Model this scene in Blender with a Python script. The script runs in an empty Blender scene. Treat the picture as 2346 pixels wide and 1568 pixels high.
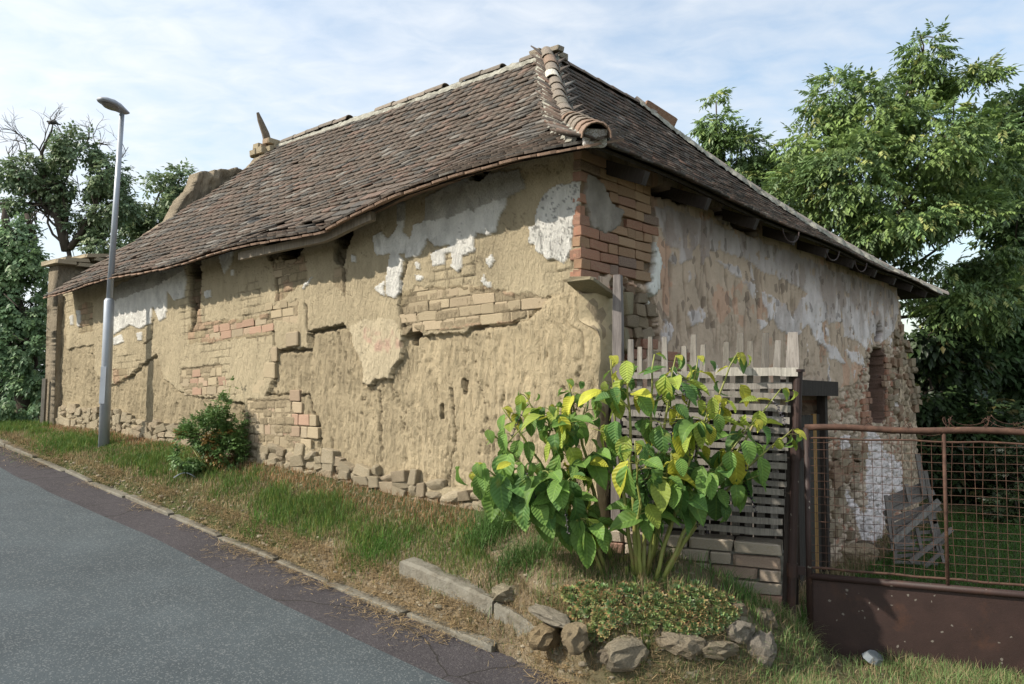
import bpy, bmesh, math, random
import numpy as np
from mathutils import Vector, Matrix

random.seed(7)
RNG = np.random.default_rng(11)
scene = bpy.context.scene
COL = scene.collection
R = math.radians

# ------------------------------------------------------------------ camera
EYE = 1.6
PITCH = 2.797
cam_d = bpy.data.cameras.new('camera')
cam_d.sensor_width = 36.0
cam_d.lens = 27.0
cam_d.clip_start = 0.05
cam_d.clip_end = 3000
cam = bpy.data.objects.new('camera', cam_d)
COL.objects.link(cam)
cam.location = (0, 0, EYE)
cam.rotation_euler = (R(90 + PITCH), 0, 0)
scene.camera = cam

# ------------------------------------------------------------------ world: Nishita sky with thin broken cloud
SUN_AZ = 255.0      # compass degrees from +Y clockwise, direction the sun stands in
SUN_EL = 38.5
world = bpy.data.worlds.new('World')
scene.world = world
world.use_nodes = True
wn = world.node_tree
wn.nodes.clear()
def wnode(t, **k):
    n = wn.nodes.new(t)
    for a, b in k.items():
        setattr(n, a, b)
    return n
sky = wnode('ShaderNodeTexSky', sky_type='NISHITA')
sky.sun_disc = False
sky.sun_elevation = R(SUN_EL)
sky.sun_rotation = R(SUN_AZ)
sky.air_density = 1.2
sky.dust_density = 1.5
sky.ozone_density = 1.5
tc = wnode('ShaderNodeTexCoord')
sepx = wnode('ShaderNodeSeparateXYZ')
wn.links.new(tc.outputs['Generated'], sepx.inputs[0])
zmax = wnode('ShaderNodeMath', operation='MAXIMUM'); zmax.inputs[1].default_value = 0.03
wn.links.new(sepx.outputs[2], zmax.inputs[0])
zadd = wnode('ShaderNodeMath', operation='ADD'); zadd.inputs[1].default_value = 0.12
wn.links.new(zmax.outputs[0], zadd.inputs[0])
dx = wnode('ShaderNodeMath', operation='DIVIDE'); dy = wnode('ShaderNodeMath', operation='DIVIDE')
wn.links.new(sepx.outputs[0], dx.inputs[0]); wn.links.new(zadd.outputs[0], dx.inputs[1])
wn.links.new(sepx.outputs[1], dy.inputs[0]); wn.links.new(zadd.outputs[0], dy.inputs[1])
comb = wnode('ShaderNodeCombineXYZ')
wn.links.new(dx.outputs[0], comb.inputs[0]); wn.links.new(dy.outputs[0], comb.inputs[1])
mp = wnode('ShaderNodeMapping'); mp.inputs['Rotation'].default_value = (0, 0, R(25)); mp.inputs['Scale'].default_value = (1.0, 1.35, 1)
wn.links.new(comb.outputs[0], mp.inputs[0])
n1 = wnode('ShaderNodeTexNoise'); n1.inputs['Scale'].default_value = 0.9; n1.inputs['Detail'].default_value = 5; n1.inputs['Roughness'].default_value = 0.5
n2 = wnode('ShaderNodeTexNoise'); n2.inputs['Scale'].default_value = 6.5; n2.inputs['Detail'].default_value = 6; n2.inputs['Roughness'].default_value = 0.55; n2.inputs['Distortion'].default_value = 0.4
wn.links.new(mp.outputs[0], n1.inputs['Vector']); wn.links.new(mp.outputs[0], n2.inputs['Vector'])
r1 = wnode('ShaderNodeMapRange'); r1.inputs['From Min'].default_value = 0.30; r1.inputs['From Max'].default_value = 0.60
wn.links.new(n1.outputs[0], r1.inputs[0])
r2 = wnode('ShaderNodeMapRange'); r2.inputs['From Min'].default_value = 0.30; r2.inputs['From Max'].default_value = 0.72
wn.links.new(n2.outputs[0], r2.inputs[0])
mm = wnode('ShaderNodeMath', operation='MULTIPLY_ADD'); mm.inputs[1].default_value = 0.55
wn.links.new(r2.outputs[0], mm.inputs[0])
m2 = wnode('ShaderNodeMath', operation='MULTIPLY'); m2.inputs[1].default_value = 0.42
wn.links.new(r1.outputs[0], m2.inputs[0]); wn.links.new(m2.outputs[0], mm.inputs[2])
m3 = wnode('ShaderNodeMath', operation='MULTIPLY_ADD'); m3.inputs[1].default_value = 0.75; m3.use_clamp = True
wn.links.new(mm.outputs[0], m3.inputs[0])
# clouds are brighter on the sun's side of the sky (forward scattering)
sd = (math.sin(R(SUN_AZ)) * math.cos(R(SUN_EL)), math.cos(R(SUN_AZ)) * math.cos(R(SUN_EL)), math.sin(R(SUN_EL)))
dot = wnode('ShaderNodeVectorMath', operation='DOT_PRODUCT'); dot.inputs[1].default_value = sd
wn.links.new(tc.outputs['Generated'], dot.inputs[0])
cr = wnode('ShaderNodeMapRange'); cr.inputs['From Min'].default_value = -0.5; cr.inputs['From Max'].default_value = 0.95
cr.inputs['To Min'].default_value = 8.8; cr.inputs['To Max'].default_value = 11.5
wn.links.new(dot.outputs['Value'], cr.inputs[0])
cc = wnode('ShaderNodeVectorMath', operation='SCALE'); cc.inputs[0].default_value = (0.93, 0.98, 1.04)
wn.links.new(cr.outputs[0], cc.inputs['Scale'])
cv = wnode('ShaderNodeMapRange'); cv.inputs['From Min'].default_value = -0.35; cv.inputs['From Max'].default_value = 0.75
cv.inputs['To Min'].default_value = 0.05; cv.inputs['To Max'].default_value = 0.52
wn.links.new(dot.outputs['Value'], cv.inputs[0]); wn.links.new(cv.outputs[0], m3.inputs[2])
# base sky lifted
sk = wnode('ShaderNodeVectorMath', operation='MULTIPLY'); sk.inputs[1].default_value = (2.3, 2.35, 2.25)
wn.links.new(sky.outputs[0], sk.inputs[0])
mixc = wnode('ShaderNodeMix', data_type='RGBA')
wn.links.new(m3.outputs[0], mixc.inputs['Factor'])
wn.links.new(sk.outputs[0], mixc.inputs[6]); wn.links.new(cc.outputs[0], mixc.inputs[7])
bg = wnode('ShaderNodeBackground'); bg.inputs['Strength'].default_value = 0.072
wn.links.new(mixc.outputs[2], bg.inputs['Color'])
wo = wnode('ShaderNodeOutputWorld')
wn.links.new(bg.outputs[0], wo.inputs['Surface'])

sun_d = bpy.data.lights.new('sun', 'SUN')
sun_d.energy = 4.4
sun_d.angle = R(0.9)
sun_d.color = (1.0, 0.93, 0.82)
sun = bpy.data.objects.new('sun', sun_d)
COL.objects.link(sun)
sun.rotation_euler = Vector(sd).to_track_quat('Z', 'Y').to_euler()
sun.location = (-20, -5, 20)

vs = scene.view_settings
vs.view_transform = 'Standard'; vs.look = 'None'; vs.gamma = 1.0; vs.use_curve_mapping = False
vs.exposure = 0.5

# ------------------------------------------------------------------ measuring helpers (photo measured on a 2346 x 1568 grid)
FPX = 1760.0
CP, SP = math.cos(R(PITCH)), math.sin(R(PITCH))
def ray(u, v):
    X = (u - 1173.0) / FPX; Y = (784.0 - v) / FPX
    return np.array([X, CP - SP * Y, SP + CP * Y])
def at(u, v, y):                       # world point at depth y along +Y
    d = ray(u, v); d = d / d[1]
    return Vector((d[0] * y, y, EYE + d[2] * y))
def proj(x, y, z):                     # world -> photo grid (arrays)
    z = z - EYE
    f = y * CP + z * SP; up = -y * SP + z * CP
    f = np.maximum(f, 1e-3)
    return 1173.0 + FPX * x / f, 784.0 - FPX * up / f
CX, CY = 0.48, 5.30
UX, UY = 0.636, 0.772                  # along the right-hand (yard) wall
VX, VY = -0.772, 0.636                 # along the street wall
def W(a, h, z):                        # local house coords: a along u, h along v
    return Vector((CX + UX * a + VX * h, CY + UY * a + VY * h, z))
def on_plane_a(u, v, a):               # ray hits the vertical plane a = const; returns (h, z)
    d = ray(u, v)
    s = (a + (CX * UX + CY * UY)) / (d[0] * UX + d[1] * UY)
    x, y = d[0] * s, d[1] * s
    return (x - CX) * VX + (y - CY) * VY, EYE + d[2] * s
def on_plane_h(u, v, h):
    d = ray(u, v)
    s = (h + (CX * VX + CY * VY)) / (d[0] * VX + d[1] * VY)
    x, y = d[0] * s, d[1] * s
    return (x - CX) * UX + (y - CY) * UY, EYE + d[2] * s

# ------------------------------------------------------------------ noise in numpy
def hash2(ix, iy, seed):
    n = (ix.astype(np.int64) * 374761393 + iy.astype(np.int64) * 668265263 + seed * 982451653) & 0x7fffffff
    n = ((n ^ (n >> 13)) * 1274126177) & 0x7fffffff
    return ((n ^ (n >> 16)) & 0xffff) / 65535.0
def vnoise(x, y, seed=0):
    x = np.asarray(x, float); y = np.asarray(y, float)
    ix, iy = np.floor(x), np.floor(y)
    fx, fy = x - ix, y - iy
    fx = fx * fx * (3 - 2 * fx); fy = fy * fy * (3 - 2 * fy)
    a = hash2(ix, iy, seed); b = hash2(ix + 1, iy, seed); c = hash2(ix, iy + 1, seed); d = hash2(ix + 1, iy + 1, seed)
    return (a * (1 - fx) + b * fx) * (1 - fy) + (c * (1 - fx) + d * fx) * fy
def fbm(x, y, seed=0, oc=4):
    s = 0; a = 0.5; t = 0
    for i in range(oc):
        s = s + a * vnoise(x * 2 ** i, y * 2 ** i, seed + i * 17); t += a; a *= 0.5
    return s / t
def inpoly(px, py, poly):
    inside = np.zeros(px.shape, bool)
    n = len(poly)
    for i in range(n):
        x1, y1 = poly[i]; x2, y2 = poly[(i + 1) % n]
        if y1 == y2: continue
        c = ((y1 > py) != (y2 > py)) & (px < (x2 - x1) * (py - y1) / (y2 - y1) + x1)
        inside ^= c
    return inside
def polydist(px, py, line):
    d = np.full(px.shape, 1e9)
    for (x1, y1), (x2, y2) in zip(line[:-1], line[1:]):
        L = (x2 - x1) ** 2 + (y2 - y1) ** 2 + 1e-9
        t = np.clip(((px - x1) * (x2 - x1) + (py - y1) * (y2 - y1)) / L, 0, 1)
        d = np.minimum(d, np.hypot(px - x1 - t * (x2 - x1), py - y1 - t * (y2 - y1)))
    return d
def ss(a, b, x):
    t = np.clip((np.asarray(x, float) - a) / (b - a), 0, 1)
    return t * t * (3 - 2 * t)

# ------------------------------------------------------------------ materials
def make_mat(name, src='rgb', color=(0.5, 0.5, 0.5), rough=0.85, var=0.25, vscale=6.0, vdetail=6.0,
             bump=0.0, bscale=40.0, bump2=0.0, bscale2=8.0, stretch=(1, 1, 1), spec=0.3, metal=0.0,
             speck=None, stain=None, transl=0.0, veins=False, crack=None, coord='Object'):
    m = bpy.data.materials.new(name); m.use_nodes = True
    nt = m.node_tree; nt.nodes.clear()
    def mk(t, **k):
        n = nt.nodes.new(t)
        for a, b in k.items(): setattr(n, a, b)
        return n
    L = nt.links.new
    out = mk('ShaderNodeOutputMaterial'); bs = mk('ShaderNodeBsdfPrincipled')
    bs.inputs['Roughness'].default_value = rough
    bs.inputs['Metallic'].default_value = metal
    bs.inputs['Specular IOR Level'].default_value = spec
    tcn = mk('ShaderNodeTexCoord'); mpn = mk('ShaderNodeMapping'); mpn.inputs['Scale'].default_value = stretch
    if coord == 'World':
        geo = mk('ShaderNodeNewGeometry'); L(geo.outputs['Position'], mpn.inputs[0])
    else:
        L(tcn.outputs[coord], mpn.inputs[0])
    vec = mpn.outputs[0]
    if src == 'obj':
        oi = mk('ShaderNodeObjectInfo'); base = oi.outputs['Color']
        # give each piece its own patch of the noise
        addv = mk('ShaderNodeVectorMath', operation='ADD'); L(vec, addv.inputs[0])
        sc = mk('ShaderNodeMath', operation='MULTIPLY'); sc.inputs[1].default_value = 57.0
        L(oi.outputs['Random'], sc.inputs[0]); L(sc.outputs[0], addv.inputs[1]); vec = addv.outputs[0]
    elif src == 'vert':
        at_ = mk('ShaderNodeAttribute', attribute_name='Col'); base = at_.outputs['Color']
    else:
        rgb = mk('ShaderNodeRGB'); rgb.outputs[0].default_value = (*color, 1); base = rgb.outputs[0]
    nz = mk('ShaderNodeTexNoise'); nz.inputs['Scale'].default_value = vscale; nz.inputs['Detail'].default_value = vdetail; nz.inputs['Roughness'].default_value = 0.62
    L(vec, nz.inputs['Vector'])
    mr = mk('ShaderNodeMapRange'); mr.inputs['From Min'].default_value = 0.28; mr.inputs['From Max'].default_value = 0.72
    mr.inputs['To Min'].default_value = 1 - var; mr.inputs['To Max'].default_value = 1 + var
    L(nz.outputs[0], mr.inputs[0])
    mul = mk('ShaderNodeVectorMath', operation='SCALE'); L(base, mul.inputs[0]); L(mr.outputs[0], mul.inputs['Scale'])
    cur = mul.outputs[0]
    if stain:
        (scol, sscale, lo, hi, amt) = stain
        n3 = mk('ShaderNodeTexNoise'); n3.inputs['Scale'].default_value = sscale; n3.inputs['Detail'].default_value = 8; n3.inputs['Roughness'].default_value = 0.7
        L(vec, n3.inputs['Vector'])
        m3_ = mk('ShaderNodeMapRange'); m3_.inputs['From Min'].default_value = lo; m3_.inputs['From Max'].default_value = hi; m3_.inputs['To Max'].default_value = amt
        L(n3.outputs[0], m3_.inputs[0])
        mx = mk('ShaderNodeMix', data_type='RGBA'); L(m3_.outputs[0], mx.inputs['Factor']); L(cur, mx.inputs[6]); mx.inputs[7].default_value = (*scol, 1)
        cur = mx.outputs[2]
    if speck:
        (scol, sscale, thr, amt) = speck
        vo = mk('ShaderNodeTexVoronoi'); vo.inputs['Scale'].default_value = sscale; L(vec, vo.inputs['Vector'])
        sp = mk('ShaderNodeSeparateColor'); L(vo.outputs['Color'], sp.inputs[0])
        gt = mk('ShaderNodeMath', operation='GREATER_THAN'); gt.inputs[1].default_value = thr; L(sp.outputs[0], gt.inputs[0])
        ml = mk('ShaderNodeMath', operation='MULTIPLY'); ml.inputs[1].default_value = amt; L(gt.outputs[0], ml.inputs[0])
        mx = mk('ShaderNodeMix', data_type='RGBA'); L(ml.outputs[0], mx.inputs['Factor']); L(cur, mx.inputs[6]); mx.inputs[7].default_value = (*scol, 1)
        cur = mx.outputs[2]
    height = None
    if veins:
        # leaf veins drawn in the leaf's own coordinates: midrib on x = 0 and slanting side veins
        sx = mk('ShaderNodeSeparateXYZ'); L(tcn.outputs['Object'], sx.inputs[0])
        ab = mk('ShaderNodeMath', operation='ABSOLUTE'); L(sx.outputs[0], ab.inputs[0])
        mid = mk('ShaderNodeMapRange'); mid.inputs['From Min'].default_value = 0.012; mid.inputs['From Max'].default_value = 0.03; mid.inputs['To Min'].default_value = 1; mid.inputs['To Max'].default_value = 0
        L(ab.outputs[0], mid.inputs[0])
        sl = mk('ShaderNodeMath', operation='MULTIPLY_ADD'); sl.inputs[1].default_value = -0.75; L(ab.outputs[0], sl.inputs[0]); L(sx.outputs[1], sl.inputs[2])
        fr = mk('ShaderNodeMath', operation='PINGPONG'); fr.inputs[1].default_value = 0.055; L(sl.outputs[0], fr.inputs[0])
        side = mk('ShaderNodeMapRange'); side.inputs['From Min'].default_value = 0.0; side.inputs['From Max'].default_value = 0.012; side.inputs['To Min'].default_value = 0.18; side.inputs['To Max'].default_value = 0
        L(fr.outputs[0], side.inputs[0])
        mxv = mk('ShaderNodeMath', operation='MAXIMUM'); L(mid.outputs[0], mxv.inputs[0]); L(side.outputs[0], mxv.inputs[1])
        mx = mk('ShaderNodeMix', data_type='RGBA'); L(mxv.outputs[0], mx.inputs['Factor']); L(cur, mx.inputs[6])
        br = mk('ShaderNodeVectorMath', operation='MULTIPLY_ADD'); br.inputs[1].default_value = (1.15, 1.18, 1.1); br.inputs[2].default_value = (0.03, 0.035, 0.005); L(cur, br.inputs[0])
        L(br.outputs[0], mx.inputs[7]); cur = mx.outputs[2]
        bmpv = mk('ShaderNodeMath', operation='MULTIPLY'); bmpv.inputs[1].default_value = 1.0; L(fr.outputs[0], bmpv.inputs[0]); height = bmpv.outputs[0]
    L(cur, bs.inputs['Base Color'])
    if crack:
        (cs, cw, ccol, cseed) = crack
        nw = mk('ShaderNodeTexNoise'); nw.inputs['Scale'].default_value = cs * 1.7; nw.inputs['Detail'].default_value = 4; L(vec, nw.inputs['Vector'])
        mw = mk('ShaderNodeMix', data_type='RGBA'); mw.inputs['Factor'].default_value = 0.25; L(vec, mw.inputs[6]); L(nw.outputs['Color'], mw.inputs[7])
        vo = mk('ShaderNodeTexVoronoi', feature='DISTANCE_TO_EDGE'); vo.inputs['Scale'].default_value = cs; L(mw.outputs[2], vo.inputs['Vector'])
        lt = mk('ShaderNodeMapRange'); lt.inputs['From Min'].default_value = 0.0; lt.inputs['From Max'].default_value = cw; lt.inputs['To Min'].default_value = 1; lt.inputs['To Max'].default_value = 0; L(vo.outputs['Distance'], lt.inputs[0])
        mx = mk('ShaderNodeMix', data_type='RGBA'); L(lt.outputs[0], mx.inputs['Factor']); L(cur, mx.inputs[6]); mx.inputs[7].default_value = (*ccol, 1)
        L(mx.outputs[2], bs.inputs['Base Color'])
    prev = None
    if bump2 > 0:
        nb = mk('ShaderNodeTexNoise'); nb.inputs['Scale'].default_value = bscale2; nb.inputs['Detail'].default_value = 8; nb.inputs['Roughness'].default_value = 0.65; L(vec, nb.inputs['Vector'])
        b2 = mk('ShaderNodeBump'); b2.inputs['Strength'].default_value = 1.0; b2.inputs['Distance'].default_value = bump2; L(nb.outputs[0], b2.inputs['Height']); prev = b2.outputs[0]
    if bump > 0:
        nb = mk('ShaderNodeTexNoise'); nb.inputs['Scale'].default_value = bscale; nb.inputs['Detail'].default_value = 6; nb.inputs['Roughness'].default_value = 0.7; L(vec, nb.inputs['Vector'])
        b1 = mk('ShaderNodeBump'); b1.inputs['Strength'].default_value = 1.0; b1.inputs['Distance'].default_value = bump
        L(height if height is not None else nb.outputs[0], b1.inputs['Height'])
        if prev is not None: L(prev, b1.inputs['Normal'])
        prev = b1.outputs[0]
    if prev is not None: L(prev, bs.inputs['Normal'])
    if transl > 0:
        tr = mk('ShaderNodeBsdfTranslucent'); L(cur, tr.inputs['Color'])
        if prev is not None: L(prev, tr.inputs['Normal'])
        ms = mk('ShaderNodeMixShader'); ms.inputs[0].default_value = transl
        L(bs.outputs[0], ms.inputs[1]); L(tr.outputs[0], ms.inputs[2]); L(ms.outputs[0], out.inputs['Surface'])
    else:
        L(bs.outputs[0], out.inputs['Surface'])
    return m

M = {}
M['street_wall'] = make_mat('street_wall_earth', 'vert', var=0.14, vscale=9, bump=0.030, bscale=55, bump2=0.035, bscale2=22, stretch=(1, 1, 0.38), rough=0.95, spec=0.1, coord='World')
M['yard_wall'] = make_mat('yard_wall_render', 'vert', var=0.16, vscale=5, bump=0.010, bscale=45, bump2=0.018, bscale2=12, stretch=(1, 1, 0.7), rough=0.95, spec=0.1, coord='World', speck=((0.12, 0.09, 0.07), 16, 0.93, 0.5))
M['wallstone'] = make_mat('clay_smeared_stone', 'obj', var=0.22, vscale=9, bump=0.010, bscale=38, bump2=0.015, bscale2=9, rough=0.95, spec=0.1, stain=((0.41, 0.335, 0.22), 6, 0.42, 0.60, 0.8))
M['brick'] = make_mat('old_brick', 'obj', var=0.25, vscale=14, bump=0.006, bscale=60, rough=0.95, spec=0.1, stain=((0.40, 0.31, 0.21), 7, 0.44, 0.66, 0.7))
M['stone'] = make_mat('field_stone', 'obj', var=0.28, vscale=9, bump=0.008, bscale=38, bump2=0.02, bscale2=9, rough=0.92, spec=0.15, stain=((0.16, 0.15, 0.11), 7, 0.5, 0.75, 0.55))
M['tile'] = make_mat('weathered_roof_tile', 'obj', var=0.3, vscale=16, bump=0.003, bscale=70, rough=0.9, spec=0.12, stain=((0.065, 0.064, 0.056), 9, 0.48, 0.66, 0.7), speck=((0.24, 0.24, 0.2), 60, 0.92, 0.45))
M['tile_v'] = make_mat('weathered_roof_tiles_far', 'vert', var=0.35, vscale=16, bump=0.003, bscale=70, rough=0.9, spec=0.12, stain=((0.065, 0.064, 0.056), 9, 0.48, 0.66, 0.7), speck=((0.24, 0.24, 0.2), 60, 0.92, 0.45), coord='World')
M['mortar'] = make_mat('lime_mortar', 'rgb', (0.34, 0.33, 0.28), var=0.4, vscale=14, bump=0.02, bscale=30, rough=0.95, spec=0.1, coord='World', stain=((0.16, 0.15, 0.12), 10, 0.45, 0.65, 0.8))
M['wood_grey'] = make_mat('weathered_grey_wood', 'obj', var=0.35, vscale=9, stretch=(8, 8, 0.7), bump=0.003, bscale=60, rough=0.85, spec=0.2, stain=((0.07, 0.06, 0.05), 14, 0.55, 0.72, 0.8))
M['wood_dark'] = make_mat('dark_old_wood', 'rgb', (0.045, 0.036, 0.03), var=0.4, vscale=8, stretch=(6, 6, 0.6), bump=0.003, bscale=50, rough=0.85, spec=0.2)
M['rust'] = make_mat('rusty_brown_paint', 'rgb', (0.034, 0.018, 0.0145), var=0.25, vscale=7, bump=0.0012, bscale=90, rough=0.6, spec=0.4, stain=((0.075, 0.033, 0.018), 5, 0.56, 0.72, 0.7), speck=((0.2, 0.18, 0.15), 90, 0.994, 0.7), coord='World')
M['rustbar'] = make_mat('rust', 'rgb', (0.075, 0.04, 0.027), var=0.45, vscale=22, bump=0.002, bscale=120, rough=0.8, spec=0.3, stain=((0.24, 0.14, 0.05), 11, 0.60, 0.74, 0.7), coord='World')
M['asphalt'] = make_mat('grey_asphalt', 'rgb', (0.066, 0.080, 0.087), var=0.18, vscale=1.3, bump=0.006, bscale=110, rough=0.9, spec=0.25, speck=((0.18, 0.19, 0.19), 120, 0.84, 0.5), stain=((0.047, 0.056, 0.062), 1.1, 0.45, 0.70, 0.6), coord='World')
M['asphalt2'] = make_mat('brownish_asphalt_strip', 'rgb', (0.062, 0.056, 0.060), var=0.2, vscale=2.0, bump=0.009, bscale=90, rough=0.92, spec=0.2, speck=((0.14, 0.13, 0.125), 110, 0.86, 0.4), stain=((0.042, 0.037, 0.04), 45, 0.5, 0.68, 0.8), coord='World', crack=(0.9, 0.006, (0.028, 0.025, 0.022), 1))
M['earth'] = make_mat('dry_soil', 'vert', var=0.3, vscale=5, bump=0.02, bscale=30, bump2=0.03, bscale2=8, rough=0.97, spec=0.05, coord='World', speck=((0.3, 0.27, 0.2), 45, 0.93, 0.5))
M['concrete'] = make_mat('worn_concrete', 'rgb', (0.23, 0.215, 0.175), var=0.35, vscale=5, bump=0.008, bscale=50, bump2=0.012, bscale2=10, rough=0.93, spec=0.15, stain=((0.11, 0.095, 0.07), 5, 0.44, 0.62, 0.8), coord='World')
M['grass'] = make_mat('grass_blades', 'vert', var=0.2, vscale=3, rough=0.6, spec=0.25, transl=0.3, coord='World')
M['leaf'] = make_mat('tree_leaves', 'vert', var=0.22, vscale=0.8, rough=0.5, spec=0.45, transl=0.28, coord='World')
M['bark'] = make_mat('tree_bark', 'rgb', (0.075, 0.062, 0.05), var=0.35, vscale=6, bump=0.02, bscale=18, rough=0.95, spec=0.1, coord='World', stretch=(1, 1, 0.4))
M['poke_leaf'] = make_mat('pokeweed_leaf', 'obj', var=0.22, vscale=2.2, rough=0.55, spec=0.3, transl=0.38, veins=True, bump=0.045, stain=((0.34, 0.30, 0.05), 2.4, 0.56, 0.72, 0.5))
M['poke_stem'] = make_mat('pokeweed_stem', 'rgb', (0.20, 0.22, 0.055), var=0.3, vscale=10, rough=0.5, spec=0.4, coord='World', stain=((0.28, 0.12, 0.08), 9, 0.52, 0.68, 0.6))
M['berry'] = make_mat('dark_berries', 'rgb', (0.018, 0.012, 0.018), var=0.4, vscale=30, rough=0.4, spec=0.5, coord='World')
M['zinc'] = make_mat('galvanised_steel', 'rgb', (0.36, 0.39, 0.43), var=0.10, vscale=5, rough=0.45, spec=0.5, metal=0.35, coord='World', stain=((0.25, 0.27, 0.30), 3, 0.5, 0.75, 0.5), bump=0.0004, bscale=80)
M['lampgrey'] = make_mat('lamp_housing_grey', 'rgb', (0.30, 0.32, 0.35), var=0.1, vscale=9, rough=0.5, spec=0.4)
M['lampglass'] = make_mat('lamp_cover', 'rgb', (0.16, 0.15, 0.13), var=0.2, vscale=20, rough=0.25, spec=0.6)
M['clear'] = make_mat('clear_plastic', 'rgb', (0.30, 0.33, 0.35), var=0.2, vscale=20, rough=0.2, spec=0.7, transl=0.4)
M['rosette'] = make_mat('houseleek_leaves', 'vert', var=0.15, vscale=20, rough=0.5, spec=0.4, transl=0.1)
M['far_wall'] = make_mat('far_plaster', 'rgb', (0.5, 0.42, 0.33), var=0.2, vscale=2, rough=0.95, spec=0.1, coord='World')
M['far_roof'] = make_mat('far_red_tiles', 'rgb', (0.30, 0.11, 0.06), var=0.3, vscale=4, bump=0.03, bscale=14, rough=0.9, spec=0.1, coord='World')
M['dark'] = make_mat('dark_glass', 'rgb', (0.03, 0.035, 0.04), var=0.2, vscale=3, rough=0.25, spec=0.5)
M['feather'] = make_mat('bird_feathers', 'rgb', (0.05, 0.05, 0.05), var=0.3, vscale=30, rough=0.8)

# ------------------------------------------------------------------ object helpers
def tag(o, label=None, cat=None, group=None, kind=None):
    if label: o['label'] = label
    if cat: o['category'] = cat
    if group: o['group'] = group
    if kind: o['kind'] = kind
    return o
def empty(name, loc=(0, 0, 0)):
    o = bpy.data.objects.new(name, None); o.empty_display_size = 0.1
    COL.objects.link(o); o.location = loc
    return o
def link(name, me, mat=None, parent=None, mw=None, color=None):
    o = bpy.data.objects.new(name, me)
    if mat is not None and len(me.materials) == 0: me.materials.append(mat)
    COL.objects.link(o)
    if parent is not None:
        o.parent = parent
        o.matrix_parent_inverse = Matrix.Translation(world_loc(parent)).inverted()
    if mw is not None: o.matrix_basis = mw
    if color is not None: o.color = (*color, 1)
    return o
def world_loc(p):
    return PLOC.get(p.name, Vector((0, 0, 0)))
PLOC = {}
def root(name, loc, label, cat, group=None, kind=None):
    o = empty(name, loc); PLOC[o.name] = Vector(loc)
    return tag(o, label, cat, group, kind)
def mesh_np(name, verts, quads=None, tris=None, col=None, smooth=False):
    me = bpy.data.meshes.new(name)
    verts = np.asarray(verts, np.float32)
    nq = 0 if quads is None else len(quads); ntri = 0 if tris is None else len(tris)
    me.vertices.add(len(verts)); me.vertices.foreach_set('co', verts.ravel())
    loops = []
    if nq: loops.append(np.asarray(quads, np.int32).ravel())
    if ntri: loops.append(np.asarray(tris, np.int32).ravel())
    lp = np.concatenate(loops)
    me.loops.add(len(lp)); me.loops.foreach_set('vertex_index', lp)
    tot = np.concatenate([np.full(nq, 4, np.int32), np.full(ntri, 3, np.int32)])
    start = np.concatenate([[0], np.cumsum(tot)[:-1]]).astype(np.int32)
    me.polygons.add(nq + ntri)
    me.polygons.foreach_set('loop_start', start)
    me.polygons.foreach_set('loop_total', tot)
    if smooth: me.polygons.foreach_set('use_smooth', np.ones(nq + ntri, bool))
    me.update(calc_edges=True)
    if col is not None:
        a = me.attributes.new('Col', 'FLOAT_COLOR', 'POINT')
        c = np.ones((len(verts), 4), np.float32); c[:, :3] = col
        a.data.foreach_set('color', c.ravel())
    return me
def grid_quads(nr, nc):
    i = np.arange(nr - 1)[:, None] * nc + np.arange(nc - 1)[None, :]
    return np.stack([i, i + 1, i + nc + 1, i + nc], -1).reshape(-1, 4)
class MB:
    def __init__(s): s.v = []; s.f = []
    def add(s, vs_, fs):
        o = len(s.v); s.v += [tuple(p) for p in vs_]; s.f += [tuple(i + o for i in f) for f in fs]
    def box(s, c, ax, hx, ay, hy, az, hz):
        c = Vector(c); ax, ay, az = Vector(ax), Vector(ay), Vector(az)
        vs_ = [c + ax * (hx * i) + ay * (hy * j) + az * (hz * k) for k in (-1, 1) for j in (-1, 1) for i in (-1, 1)]
        s.add(vs_, [(0, 2, 3, 1), (4, 5, 7, 6), (0, 1, 5, 4), (2, 6, 7, 3), (0, 4, 6, 2), (1, 3, 7, 5)])
    def bar(s, a, b, w, d, side=None):       # rectangular bar from a to b
        a, b = Vector(a), Vector(b); z = (b - a); L = z.length; z.normalize()
        x = Vector(side) if side is not None else (Vector((0, 0, 1)) if abs(z.z) < .9 else Vector((1, 0, 0)))
        x = (x - z * x.dot(z)).normalized(); y = z.cross(x)
        s.box((a + b) / 2, x, w / 2, y, d / 2, z, L / 2)
    def tube(s, pts, rad, n=8, cap=True):
        pts = [Vector(p) for p in pts]; rs = rad if hasattr(rad, '__len__') else [rad] * len(pts)
        o = len(s.v); prev = None
        for i, p in enumerate(pts):
            d = (pts[min(i + 1, len(pts) - 1)] - pts[max(i - 1, 0)])
            if d.length < 1e-9: d = Vector((0, 0, 1))
            d.normalize()
            if prev is None:
                x = Vector((1, 0, 0)) if abs(d.x) < .8 else Vector((0, 1, 0))
            else: x = prev
            x = (x - d * x.dot(d)).normalized(); prev = x; y = d.cross(x)
            for k in range(n):
                an = 2 * math.pi * k / n
                s.v.append(tuple(p + (x * math.cos(an) + y * math.sin(an)) * rs[i]))
        for i in range(len(pts) - 1):
            for k in range(n):
                a = o + i * n + k; b = o + i * n + (k + 1) % n
                s.f.append((a, b, b + n, a + n))
        if cap:
            s.f.append(tuple(o + k for k in range(n))[::-1]); s.f.append(tuple(o + (len(pts) - 1) * n + k for k in range(n)))
    def mesh(s, name, smooth=False):
        me = bpy.data.meshes.new(name); me.from_pydata(s.v, [], s.f)
        if smooth: me.polygons.foreach_set('use_smooth', [True] * len(me.polygons))
        me.update(); return me
    def obj(s, name, mat, parent=None, color=None, smooth=False):
        o = link(name, s.mesh(name, smooth), mat, parent)
        if color: o.color = (*color, 1)
        return o
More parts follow.
